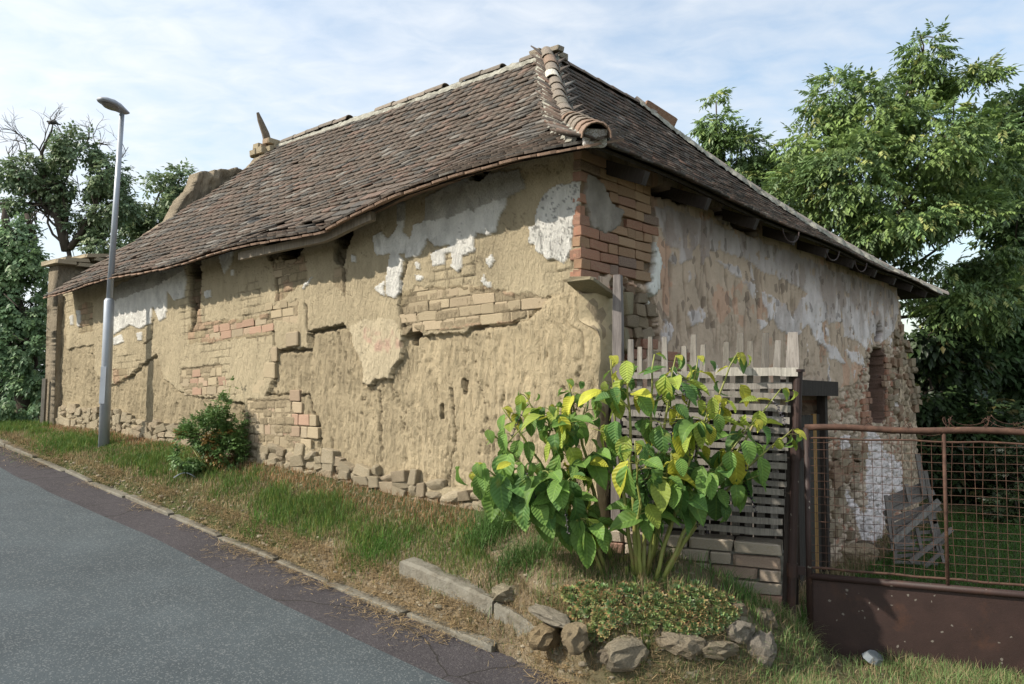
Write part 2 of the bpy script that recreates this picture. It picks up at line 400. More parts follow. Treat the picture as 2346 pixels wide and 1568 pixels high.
def rock_mesh(name, seed, sub=2, rough=0.28, flat=0.0, boxy=0.5):
    rr = random.Random(seed)
    bm = bmesh.new(); bmesh.ops.create_icosphere(bm, subdivisions=sub, radius=1.0)
    planes = [(Vector((rr.uniform(-1, 1), rr.uniform(-1, 1), rr.uniform(-1, 1))).normalized(), rr.uniform(0.62, 0.9)) for _ in range(9)]
    for v in bm.verts:
        for n, d in planes:
            k = v.co.dot(n)
            if k > d: v.co -= n * (k - d) * 0.9
        for ax in range(3):
            v.co[ax] = max(-0.78, min(0.78, v.co[ax])) if boxy > 0 else v.co[ax]
        v.co += Vector((rr.uniform(-1, 1), rr.uniform(-1, 1), rr.uniform(-1, 1))) * 0.035 * (rough / 0.28)
        v.co /= 0.8
    me = bpy.data.meshes.new(name); bm.to_mesh(me); bm.free()
    return me
def soft_box_mesh(name, seed, jit=0.06):     # unit box (half size 1) with worn rounded edges
    rr = random.Random(seed)
    bm = bmesh.new(); bmesh.ops.create_cube(bm, size=2)
    for v in bm.verts: v.co += Vector([rr.uniform(-jit, jit) for _ in range(3)])
    bmesh.ops.bevel(bm, geom=bm.edges[:] + bm.verts[:], offset=0.13, segments=1, affect='EDGES')
    for v in bm.verts: v.co += Vector([rr.uniform(-.02, .02) for _ in range(3)])
    me = bpy.data.meshes.new(name); bm.to_mesh(me); bm.free()
    return me
def frame_mat(o, x, y, z, sx, sy, sz):
    m = Matrix(((x[0] * sx, y[0] * sy, z[0] * sz, o[0]), (x[1] * sx, y[1] * sy, z[1] * sz, o[1]), (x[2] * sx, y[2] * sy, z[2] * sz, o[2]), (0, 0, 0, 1)))
    return m
UV3 = Vector((UX, UY, 0)); VV3 = Vector((VX, VY, 0)); ZZ = Vector((0, 0, 1))

#@@PART2
# ------------------------------------------------------------------ terrain
NK = 0.87                                            # kerb line distance from the street wall
def th(x, y):                                        # world xy -> (t along street wall, n out from it)
    x = np.asarray(x, float) - CX; y = np.asarray(y, float) - CY
    return x * VX + y * VY, -(x * UX + y * UY)
def road_z(t):
    t = np.asarray(t, float)
    up = 0.0915 * (np.clip(t, 0, 9.5) - 0.517)
    up = up + np.where(t > 9.5, 0.5 * (1 - np.exp(-(t - 9.5) * 0.1)) * 0.6, 0)
    return up + np.where(t < 0, 0.035 * np.maximum(t, -12), 0)
_bp = [(1320, 1195), (1100, 1165), (900, 1128), (740, 1085), (560, 1050), (400, 1015), (260, 990), (110, 975)]
_b = [on_plane_a(u, v, 0.0) for u, v in _bp]
BT = np.array([b[0] for b in _b]); BZ = np.array([b[1] for b in _b])
o_ = np.argsort(BT); BT, BZ = BT[o_], BZ[o_]
def base_z(t): return np.interp(t, BT, BZ)
FD = np.array([0.928, -0.371]); FN = np.array([0.371, 0.928]); FP = np.array([1.72, 4.70])   # fence/gate line
BED = [(0.02, 4.95), (0.24, 4.58), (0.55, 4.27), (0.95, 4.24), (1.35, 4.28), (1.66, 4.45), (1.72, 4.72), (0.72, 5.12), (0.48, 5.25), (-0.30, 5.9), (-0.22, 5.4)]
def terrain(x, y):
    x = np.asarray(x, float); y = np.asarray(y, float)
    t, n = th(x, y)
    rz = road_z(t)
    bz = base_z(t)
    w = np.clip((NK - 0.10 - n) / (NK - .10), 0, 1)
    bank = rz + 0.08 + (bz - rz - 0.08) * (w ** 0.75)
    lowR = rz * 0.6 + 0.02                            # level ground right of the flower bed
    f = ss(0.15, -0.35, t)
    g = bank * (1 - f) + np.where(n > NK, rz + 0.03, lowR) * f
    g = g * (1 - ss(NK - .10, NK - .04, n)) + (rz - 0.05) * ss(NK - .10, NK - .04, n)
    # flower bed
    d = polydist(x, y, BED + [BED[0]]); ins = inpoly(x, y, BED)
    sd_ = np.where(ins, d, -d)
    bw = ss(-0.20, 0.10, sd_)
    g = g * (1 - bw) + np.maximum(g, 0.57 - 0.17 * ss(0.5, 0.0, sd_) - 0.22 * ss(0.95, 1.65, x)) * bw
    # yard, lower than the street, behind the fence and gate
    fl = (x - FP[0]) * FN[0] + (y - FP[1]) * FN[1]
    yz = -0.05 + (-0.70 + 0.05) * ss(0.0, 1.6, fl)
    yr = (fl > 0.03) & (((x - CX) * UX + (y - CY) * UY > -0.1)) & ((x - CX) * VX + (y - CY) * VY < 0.5)
    g = np.where(yr, yz, g)
    g = g + 0.02 * (fbm(x * 3, y * 3, 5) - 0.5) * np.where(n > NK + .02, 0, 1)
    far = ss(22, 60, np.hypot(x, y))
    return g * (1 - far) + (-0.8) * far
def tz(x, y): return float(terrain(np.array([x]), np.array([y]))[0])
def hit(u, v, zoff=0.0):
    d = ray(u, v)
    ys = np.arange(1.5, 60, 0.01); xs = d[0] / d[1] * ys; zs = EYE + d[2] / d[1] * ys
    g = terrain(xs, ys) + zoff
    k = np.argmax(zs < g)
    return Vector((xs[k], ys[k], float(g[k]) - zoff)) if (zs < g).any() else Vector((xs[-1], ys[-1], 0))

def axis(dense0, dense1, step, far_):
    a = list(np.arange(dense0, dense1 + step, step)); s_ = step; p = a[-1]
    while p < far_: s_ *= 1.22; p += s_; a.append(p)
    s_ = step; p = a[0]; b = []
    while p > -far_: s_ *= 1.22; p -= s_; b.append(p)
    return np.array(b[::-1] + a)
gx, gy = axis(-8.5, 5.0, 0.05, 900), axis(2.2, 12, 0.05, 900)
X_, Y_ = np.meshgrid(gx, gy); Z_ = terrain(X_, Y_)
gt, gn = th(X_, Y_)
f1 = fbm(X_ * 2.2, Y_ * 2.2, 3)
colA = np.array([0.15, 0.115, 0.075]); colB = np.array([0.24, 0.195, 0.13]); colG = np.array([0.045, 0.06, 0.02])
c_ = colA + (colB - colA) * f1[..., None]
gr = ss(0.42, 0.62, fbm(X_ * 1.1, Y_ * 1.1, 8)) * 0.6
fl_ = (X_ - FP[0]) * FN[0] + (Y_ - FP[1]) * FN[1]
gr = np.maximum(gr, 0.55 * ss(.15, .6, X_) * ss(4.75, 4.4, Y_)); gr = np.where(fl_ > 0.1, 0.9, gr); gr = np.where(np.hypot(X_, Y_) > 20, 0.95, gr)
c_ = c_ * (1 - gr[..., None]) + colG * gr[..., None]
me = mesh_np('ground', np.stack([X_, Y_, Z_], -1).reshape(-1, 3), quads=grid_quads(len(gy), len(gx)), col=c_.reshape(-1, 3), smooth=True)
tag(link('ground', me, M['earth']), kind='structure', label='dry earth bank and yard ground around the old farmhouse')

def strip(name, n0, n1, dz, mat, lab, t0=-14, t1=90, jit=0.0):
    ts = np.concatenate([np.arange(t0, 14, 0.06), np.arange(14, t1, 1.0)])
    ks = np.linspace(0, 1, 24 if callable(n1) else 60)
    vs_ = []
    for t in ts:
        a0 = n0(t); a1 = n1 if not callable(n1) else n1(t)
        for k in ks:
            n = a0 + (a1 - a0) * k
            vs_.append((CX + VX * t - UX * n, CY + VY * t - UY * n, float(RZ(t, n)) + dz))
    me = mesh_np(name, vs_, quads=grid_quads(len(ts), len(ks)), smooth=True)
    return tag(link(name, me, mat), kind='structure', label=lab)
_rz_t = np.arange(-20, 100, 0.02); _rz = road_z(_rz_t)
def RZ(t, n): return np.interp(t, _rz_t, _rz) - 0.012 * max(0.0, n - NK)

strip('road', lambda t: NK + 0.42 + 0.02 * math.sin(t * 1.3) + 0.05 * float(vnoise(t * 2, 0.5, 2)), 7.5, 0.008, M['asphalt'], 'grey asphalt village street rising to the left')
strip('road_edge', lambda t: NK - 0.06, lambda t: NK + 0.60, 0.004, M['asphalt2'], 'older brownish asphalt strip between the street and the kerb')

# kerb of concrete stones, half buried
kr = root('kerb', (CX - UX * NK, CY - UY * NK, 0.0), 'broken concrete kerb between asphalt and grassy bank', 'kerb', kind='structure')
kbm = [soft_box_mesh('kerb_stone', 30 + i, 0.04) for i in range(4)]
t = -1.3; i = 0
while t < 11:
    L = random.uniform(0.62, 0.98)
    tc_ = t + L / 2; zz = float(road_z(tc_)) + random.uniform(0.004, 0.046)
    n_ = NK - 0.055 + random.uniform(-.018, .018)
    slope = (float(road_z(tc_ + .3)) - float(road_z(tc_ - .3))) / .6
    ax = Vector((VX, VY, slope + random.uniform(-.03, .03))).normalized(); ay = (-UV3 + VV3 * random.uniform(-.04, .04)).normalized(); az = ax.cross(ay).normalized()
    if az.z < 0: az = -az
    p = Vector((CX + VX * tc_ - UX * n_, CY + VY * tc_ - UY * n_, zz - 0.08))
    if random.random() > .2: link('kerb_stone', kbm[i % 4], M['concrete'], kr, frame_mat(p, ax, ay, az, L / 2 - .008, 0.055, 0.085))
    t += L; i += 1

# ------------------------------------------------------------------ the farmhouse
house = root('farmhouse', (CX, CY, float(BZ[0])), 'derelict earth and brick farmhouse with sagging brown tiled roof and peeling white plaster', 'farmhouse')
T_END = 9.55; S_END = 8.85
EAVEL = [(-0.35, 3.10), (0.31, 3.10), (0.8, 3.08), (1.56, 3.05), (2.1, 2.97), (2.51, 2.89), (3.24, 2.88), (4.59, 2.85), (6.08, 2.81), (7.29, 2.78), (8.75, 2.73)]
EL_T = np.array([e[0] for e in EAVEL]); EL_Z = np.array([e[1] for e in EAVEL])
def eaveL(h): return np.interp(h, EL_T, EL_Z)
def eaveR(a): return 3.10 - 0.0065 * (np.asarray(a, float) + 0.35)
RIDGE_Z = 5.88; A_R = 3.62; H_R = 3.0; S_R2 = 5.95; S_E2 = 10.6; H_END = 9.05
def roofL(h, q):                                       # -> a, z on the street-side slope
    h = np.asarray(h, float)
    a = -0.35 + (A_R + 0.35) * q
    ze = eaveL(h)
    z = ze + (RIDGE_Z - ze) * q - (0.27 - 0.20 * ss(5.0, 9.0, h)) * 4 * q * (1 - q) + 0.02 * np.sin(h * 2.1 + 3 * q) * (1 - q)
    dip = 0.10 * np.exp(-((h - 3.0) / 0.9) ** 2 - ((q - 0.16) / 0.10) ** 2)      # hollow where the battens have given way
    z = z - dip - 0.05 * np.exp(-((h - 1.2) / 0.5) ** 2 - ((q - 0.5) / 0.3) ** 2)
    return a, z
def roofR(a, q):                                       # -> h, z on the yard-side slope
    h = -0.35 + (H_R + 0.35) * q
    ze = eaveR(a)
    z = ze + (RIDGE_Z - ze) * q - 0.27 * 4 * q * (1 - q) + 0.015 * np.sin(a * 1.7) * (1 - q)
    return h, z

CLAY = np.array([0.50, 0.42, 0.28]); CLAYD = np.array([0.44, 0.365, 0.24]); EARTHC = np.array([0.47, 0.385, 0.25])
WHITE = np.array([0.74, 0.72, 0.66]); SHADEP = np.array([0.40, 0.38, 0.33]); PINK = np.array([0.42, 0.245, 0.165]); MORT = np.array([0.30, 0.235, 0.14])

# street wall polygons, on the photo grid
def zc(pts): return [(526.9 + .3653 * a, 344 + .3653 * b) for a, b in pts]
L_WHITE = [
    zc([(1985, 260), (2060, 215), (2200, 195), (2205, 300), (2160, 420), (2150, 560), (2140, 640), (2095, 712), (2030, 690), (1990, 690), (1950, 650), (1925, 640), (1915, 590), (1880, 585), (1882, 475), (1910, 470), (1925, 380), (1950, 300)]),
    zc([(900, 545), (960, 515), (990, 560), (1030, 520), (1055, 470), (1050, 330), (1100, 320), (1100, 420), (1090, 520), (1130, 560), (1150, 470), (1200, 460), (1225, 430), (1220, 300), (1450, 170), (1820, 120), (1860, 240), (1740, 300), (1735, 360), (1690, 420), (1670, 510), (1620, 530), (1560, 520), (1530, 560), (1545, 630), (1460, 660), (1455, 750), (1430, 775), (1390, 730), (1400, 700), (1385, 640), (1350, 650), (1355, 720), (1270, 725), (1255, 650), (1290, 625), (1360, 615), (1390, 595), (1280, 605), (1240, 550), (1225, 600), (1190, 660), (1100, 675), (1095, 640), (1060, 660), (1090, 690), (1075, 800), (1085, 870), (1040, 930), (985, 915), (975, 830), (1000, 700), (1010, 650), (930, 670), (905, 620)]),
    zc([(908, 865), (970, 820), (968, 918), (940, 900)]), zc([(1168, 700), (1190, 700), (1192, 745), (1172, 745)]), zc([(1163, 780), (1215, 790), (1200, 822), (1168, 815)]),
    zc([(1598, 690), (1635, 648), (1657, 690), (1637, 737), (1608, 715)]), zc([(1572, 825), (1600, 775), (1612, 825), (1637, 828), (1642, 875), (1600, 852)]), zc([(763, 652), (792, 668), (796, 708), (763, 702)]),
    zc([(450, 880), (475, 835), (520, 800), (490, 850)]), zc([(505, 520), (565, 510), (570, 555), (520, 560)]),
    [(262, 660), (300, 640), (420, 598), (430, 640), (423, 682), (400, 690), (384, 668), (380, 728), (365, 737), (350, 700), (345, 742), (320, 752), (300, 745), (285, 752), (262, 768)],
    [(260, 775), (280, 765), (285, 785), (260, 792)], [(313, 762), (326, 760), (326, 780), (316, 780)],
    [(468, 668), (482, 664), (484, 680), (470, 686)], [(498, 578), (535, 570), (533, 600), (515, 630), (505, 600)], [(530, 618), (537, 618), (537, 633), (531, 633)],
    [(160, 725), (168, 722), (168, 745), (161, 745)], [(176, 712), (186, 712), (184, 750), (176, 745)]]
L_SHADE = [zc([(1200, 300), (1450, 150), (1840, 100), (1880, 240), (1740, 300), (1600, 350), (1450, 400), (1240, 440), (1210, 430)]), zc([(1040, 330), (1110, 310), (1110, 440), (1045, 450)]), [(262, 640), (430, 580), (432, 615), (350, 660), (262, 690)]]  # plaster tops below the eave where the shadow is painted grey
L_DARK = [zc([(630, 470), (790, 400), (770, 520), (740, 600), (705, 740), (650, 700), (665, 600)]), zc([(200, 520), (300, 500), (310, 690), (240, 690)]), [(434, 600), (460, 590), (458, 700), (440, 765), (436, 700)]]
L_FIELD = [zc([(1060, 1000), (1150, 900), (1160, 850), (1340, 870), (1700, 880), (1720, 920), (1900, 900), (1960, 930), (1905, 1050), (1700, 1075), (1500, 1095), (1400, 1110), (1080, 1150)]),
           [(470, 748), (622, 728), (622, 760), (470, 775)], [(565, 915), (690, 905), (700, 935), (722, 960), (722, 1010), (690, 1030), (565, 1020)], [(415, 845), (505, 832), (510, 905), (430, 905), (412, 880)],
           zc([(280, 720), (470, 640), (440, 690), (380, 720), (370, 800), (300, 850)]), zc([(235, 980), (430, 940), (420, 1090), (270, 1070)]), zc([(650, 740), (730, 740), (720, 900), (650, 860)])]
L_EARTH = [
    [(608, 910), (625, 872), (622, 800), (640, 798), (702, 796), (706, 757), (786, 742), (800, 760), (925, 768), (945, 750), (975, 768), (1070, 762), (1092, 748), (1180, 738), (1215, 722), (1232, 690), (1258, 675), (1350, 662), (1380, 1300), (1100, 1130), (740, 1082), (690, 1000), (660, 910)],
    [(255, 885), (300, 860), (330, 830), (357, 812), (372, 868), (410, 895), (440, 907), (500, 912), (560, 925), (560, 1010), (400, 995), (240, 955), (150, 920), (150, 800), (215, 790), (215, 850), (240, 880)],
    [(90, 650), (150, 680), (152, 960), (90, 960)]]
L_KEEP = [[(800, 745), (835, 733), (905, 735), (920, 770), (915, 820), (898, 850), (890, 868), (860, 868), (848, 885), (830, 880), (825, 832), (808, 795)],
          [(640, 765), (700, 755), (706, 795), (640, 798)]]
L_BRICK = [
    [(915, 672), (985, 655), (1100, 655), (1240, 690), (1228, 722), (1180, 738), (1090, 748), (920, 765)],
    [(430, 745), (620, 720), (622, 770), (432, 790)],
    [(565, 915), (690, 905), (700, 935), (720, 960), (722, 1010), (690, 1030), (565, 1020)],
    [(415, 845), (505, 832), (510, 905), (430, 905), (412, 880)],
    [(625, 610), (700, 585), (705, 640), (660, 680), (628, 690)],
    [(435, 600), (460, 596), (462, 760), (436, 770)],
    [(180, 700), (212, 690), (212, 760), (180, 765)], [(258, 845), (292, 845), (290, 905), (262, 900)]]
L_HOLE = [[(628, 565), (640, 545), (708, 530), (702, 560), (675, 600), (652, 602)], [(765, 515), (812, 492), (808, 530), (795, 570), (775, 565)], [(1070, 400), (1130, 385), (1110, 412), (1085, 412)],
          [(436, 595), (455, 590), (452, 640), (438, 640)], [(1053, 868), (1066, 872), (1064, 905), (1056, 900)], [(930, 765), (945, 757), (948, 790), (936, 790)], [(1000, 930), (1008, 925), (1010, 960), (1000, 958)]]
L_CRACK = [[(628, 600), (632, 640), (636, 690), (620, 715), (628, 790)], [(436, 690), (450, 720), (436, 760)], [(700, 700), (705, 757)], [(930, 600), (915, 700), (925, 750)],
           [(350, 735), (345, 775), (330, 790)], [(770, 575), (785, 620), (790, 680)], [(612, 905), (700, 905), (725, 1000), (740, 1080)], [(860, 900), (865, 1060)], [(1025, 890), (1035, 1000), (1020, 1110)]]

def masked(px, py, polys):
    m = np.zeros(px.shape, bool)
    for p in polys: m |= inpoly(px, py, p)
    return m
def near_edge(px, py, polys, r):
    d = np.full(px.shape, 1e9)
    for p in polys: d = np.minimum(d, polydist(px, py, p + [p[0]]))
    return d < r
SE = 0.14       # how far the thick earth base stands out past the brickwork at the corner
def corner_push(z): return SE * ss(2.02, 1.92, z) * (0.75 + 0.5 * fbm(np.zeros_like(z), z * 4, 44))
def street_wall():
    ts = [0.0]; st = 0.012
    while ts[-1] < T_END: ts.append(ts[-1] + st); st *= 1.0016
    ts = np.array(ts); nz_ = 250
    T, K = np.meshgrid(ts, np.linspace(0, 1, nz_))
    zb = base_z(T) - 0.12; zt = eaveL(T) + 0.15 - 0.08 * np.exp(-((T - 3.0) / 1.1) ** 2)
    Z = zb + (zt - zb) * K
    wx = (fbm(T * 9, Z * 9, 21) - 0.5) * 0.055 + (fbm(T * 30, Z * 30, 22) - 0.5) * 0.03
    wz = (fbm(T * 9, Z * 9, 23) - 0.5) * 0.055 + (fbm(T * 30, Z * 30, 24) - 0.5) * 0.03
    px, py = proj(CX + VX * (T + wx), CY + VY * (T + wx), Z + wz)
    px0, py0 = proj(CX + VX * T, CY + VY * T, Z)
    earth = masked(px, py, L_EARTH) & ~masked(px, py, L_KEEP)
    qx, qy = px * .45 + px0 * .55, py * .45 + py0 * .55
    white = masked(qx, qy, L_WHITE); grey = masked(px, py, L_SHADE)
    brick = masked(px, py, L_BRICK) & ~earth
    hole = masked(px, py, L_HOLE); dark = masked(px, py, L_DARK); field = masked(px, py, L_FIELD) & ~earth
    big = fbm(T * 1.3, Z * 1.3, 31)
    d = 0.03 * (big - 0.5) + 0.006 * (fbm(T * 14, Z * 10, 32) - 0.5)
    # brick courses ghosting through the clay skin
    cz = (Z + 0.045 * T) / 0.082; row = np.floor(cz); off = hash2(row, row * 0, 5) * 0.14 + (row % 2) * 0.075
    cx = (T + off) / 0.15; colu = np.floor(cx)
    fz = np.abs(cz - row - 0.5) * 2; fx = np.abs(cx - colu - 0.5) * 2
    joint = np.maximum(ss(0.80, 0.97, fz), ss(0.88, 0.98, fx))
    ghost = ss(0.5, 0.66, fbm(T * 1.7 + 4, Z * 1.7, 36)) * (~earth) * (~white)
    ghost = np.maximum(ghost, brick * 1.0)
    br = hash2(row, colu, 9)
    d = d - 0.010 * joint * ghost * (0.5 + br) + (br - 0.5) * 0.016 * ghost
    # rough rammed earth: rain gullies running down, pits, a step back from the skin
    gul = np.abs(fbm(T * 22 + 0.5 * fbm(T * 4, Z * 4, 1), Z * 2.2, 33, 4) - 0.5) * 2
    pit = ss(0.62, 0.76, fbm(T * 34, Z * 11, 34, 4))
    lump = fbm(T * 4.5, Z * 3.0, 35, 4) - 0.5
    fine = fbm(T * 60, Z * 13, 37, 3) - 0.5
    step = -0.055 * ss(5.5, 1.0, T) - 0.03 * ss(1.0, 5.5, T)
    bulge = 0.075 * ss(1.6, 0.2, T)
    de = step + bulge + 0.016 * lump - 0.014 * pit + 0.045 * np.minimum(gul, 0.3) + 0.022 * fine
    d = np.where(earth, de, d + 0.003 * fine)
    d = np.where(white, d + 0.014 + 0.002 * fine, d)
    d = np.where(hole, d - 0.22, d); d = np.where(dark & ~white, d - 0.05 + 0.03 * (fbm(T * 30, Z * 20, 38) - .5), d); d = np.where(field, d - 0.008, d)
    cr = np.zeros_like(d)
    sc = np.clip(1.0 / (CY + VY * T), 0.05, 1) * FPX
    for ln in L_CRACK:
        cd = polydist(px, py, ln) / sc
        cr = np.maximum(cr, ss(0.011, 0.004, cd + .006 * (fbm(T * 25, Z * 25, 70) - .5)))
    d = d - 0.028 * cr
    led = polydist(px, py + 5, [(625, 806), (700, 800), (706, 760), (786, 747), (812, 760)]) / sc
    led2 = polydist(px, py + 5, [(925, 772), (1000, 758), (1090, 754), (1180, 742), (1215, 726), (1240, 694), (1262, 680)]) / sc
    led3 = polydist(px, py + 4, [(240, 872), (300, 862), (330, 832), (357, 816), (372, 868), (410, 897), (500, 914), (560, 927)]) / sc
    for l_, dp in ((led, .07), (led2, .055), (led3, .03)):
        d = d - dp * ss(0.05, 0.0, l_) * earth
    vc = np.abs(fbm(T * 6.5, Z * 1.1, 63, 4) - 0.5); vcr = ss(0.011, 0.003, vc) * earth * (fbm(T * 3, Z * 1.5, 64) > 0.46)
    d = d - 0.020 * vcr
    cr = np.maximum(cr, vcr * .8)
    fc = np.abs(fbm(T * 3.1, Z * 3.1, 61, 5) - 0.5)         # hair cracks
    hc = ss(0.006, 0.001, fc) * (fbm(T * 2, Z * 2, 62) > 0.5) * (~earth)
    d = d - 0.006 * hc
    # colour
    c = CLAY + (CLAYD - CLAY) * (fbm(T * 2.2, Z * 2.2, 41)[..., None])
    dirt = ss(0.45, 0.75, fbm(T * 1.1, Z * 0.7, 42))[..., None]
    c = c * (1 - 0.18 * dirt)
    bc = MORT + (PINK - MORT) * (ss(0.55, 0.75, br) * 0.8)[..., None]
    bc = bc * (0.85 + 0.3 * hash2(colu, row, 12))[..., None]
    c = np.where(brick[..., None], bc * 0.6 + c * 0.4, c)
    ec = EARTHC * ((0.80 + 0.36 * fbm(T * 5, Z * 5, 43)) * (1.04 - 0.20 * ss(1.0, 3.5, T)))[..., None]
    c = np.where(earth[..., None], ec, c)
    keep = masked(px, py, L_KEEP[:1])
    c = np.where(keep[..., None], np.array([0.56, 0.475, 0.325]), c)
    pk = ss(0.62, 0.70, fbm(T * 4, Z * 4, 46))[..., None] * keep[..., None]
    c = c * (1 - pk) + np.array([0.52, 0.36, 0.27]) * pk
    soot_shade = (ss(0.5, 0.7, fbm(T * 9, Z * 9, 47)) * 0.35)[..., None]
    wcol = WHITE * (1 - 0.5 * soot_shade)
    flake = hash2(np.floor(T * 11 + wx * 30), np.floor(Z * 9 + wz * 30), 3)
    wcol = wcol * (0.93 + 0.10 * flake)[..., None]
    spk = ((fbm(T * 70, Z * 50, 48, 2) > 0.68) & (T < 0.5) & (Z > 2.35))[..., None]
    wcol = np.where(spk, wcol * 0.45, wcol)
    c = np.where(white[..., None], wcol, c)
    c = np.where((grey & white)[..., None], SHADEP * (0.85 + 0.3 * flake)[..., None], c)  # eave shadow put into the colour of the white plaster
    c = np.where((field & ~white)[..., None], np.array([0.34, 0.275, 0.18]), c)
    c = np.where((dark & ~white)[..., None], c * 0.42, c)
    c = np.where(hole[..., None], np.array([0.05, 0.04, 0.03]), c)
    c = c * (1 - 0.45 * cr[..., None]) * (1 - 0.35 * hc[..., None])
    c = c * (1 - 0.3 * (joint * ghost * (~earth) * (~white))[..., None])
    ew = np.exp(-(T / 0.07))                                   # corner follows the thick base round
    push = corner_push(Z) * np.exp(-(T / 0.25))
    d = np.minimum(d, 0.11)
    X = CX + VX * (T - push) - UX * d; Y = CY + VY * (T - push) - UY * d
    me = mesh_np('street_wall', np.stack([X, Y, Z], -1).reshape(-1, 3), quads=grid_quads(nz_, len(ts)), col=c.reshape(-1, 3), smooth=True)
    link('street_wall', me, M['street_wall'], house)['label'] = 'ochre earth wall with rough eroded base and flaking white plaster'
    return d[:, 0].copy(), Z[:, 0].copy()
edgeD, edgeZ = street_wall()

R_BRICK = [[(1326, 360), (1345, 355), (1395, 372), (1492, 412), (1497, 560), (1485, 650), (1440, 640), (1410, 625), (1326, 640)]]
R_MORT = [[(1345, 400), (1380, 420), (1395, 455), (1425, 480), (1418, 520), (1385, 535), (1350, 520), (1342, 460)]]
R_EARTH = [[(1310, 668), (1400, 672), (1404, 700), (1400, 800), (1392, 900), (1375, 960), (1380, 1010), (1400, 1100), (1400, 1400), (1300, 1400)]]
R_WHITE = [[(1480, 540), (1500, 555), (1510, 600), (1505, 660), (1490, 697), (1482, 680)]]
R_LIME = [[(1498, 468), (1600, 500), (1760, 560), (1900, 615), (2040, 665), (2062, 700), (2045, 760), (2020, 790), (2000, 760), (1985, 800), (1960, 780), (1935, 770), (1930, 740), (1880, 735), (1895, 800), (1870, 780), (1850, 740), (1825, 775), (1790, 760), (1770, 730), (1740, 755), (1733, 730), (1760, 740), (1745, 670), (1800, 700), (1815, 730), (1830, 690), (1850, 670), (1790, 640), (1740, 620), (1720, 600), (1700, 590), (1640, 575), (1600, 560), (1580, 600), (1555, 605), (1560, 575), (1530, 560), (1510, 520)],
          [(1700, 640), (1730, 655), (1740, 670), (1725, 685), (1715, 665)], [(1640, 600), (1690, 610), (1700, 640), (1670, 620)], [(1580, 715), (1615, 705), (1618, 735), (1590, 745)],
          [(1890, 790), (1915, 800), (1935, 835), (1900, 820)], [(1935, 800), (1970, 810), (1985, 840), (1950, 830)], [(2040, 905), (2056, 905), (2058, 935), (2044, 930)],
          [(1985, 985), (2005, 985), (2025, 1030), (2060, 1060), (2085, 1090), (2080, 1150), (2040, 1120), (2020, 1240), (1980, 1250), (1950, 1160), (1920, 1130), (1935, 1120), (1985, 1180)],
          [(1925, 1000), (1960, 1000), (1950, 1050), (1930, 1045)], [(2030, 770), (2045, 780), (2040, 800)], [(1540, 575), (1550, 600), (1545, 610), (1532, 590)], [(1520, 730), (1545, 740), (1540, 775), (1525, 790)]]
R_RUBBLE = [[(1402, 640), (1440, 645), (1500, 680), (1510, 780), (1470, 830), (1460, 1300), (1402, 1300)],
            [(1880, 900), (1960, 880), (1990, 790), (2040, 790), (2062, 740), (2120, 760), (2140, 1300), (1840, 1320)]]
R_SLIT = [[(1995, 812), (2003, 795), (2022, 800), (2026, 850), (2024, 960), (2014, 972), (1996, 965), (1990, 900)]]
R_GAP = [[(2010, 740), (2018, 735), (2022, 760), (2012, 790), (2006, 780)], [(1506, 660), (1512, 640), (1516, 665)]]
R_DOOR = [[(1700, 905), (1884, 905), (1886, 1330), (1700, 1330)]]
R_HOLE = [[(1480, 425), (1520, 430), (1590, 455), (1585, 475), (1500, 450)], [(1620, 468), (1700, 500), (1740, 525), (1735, 545), (1640, 500)]]
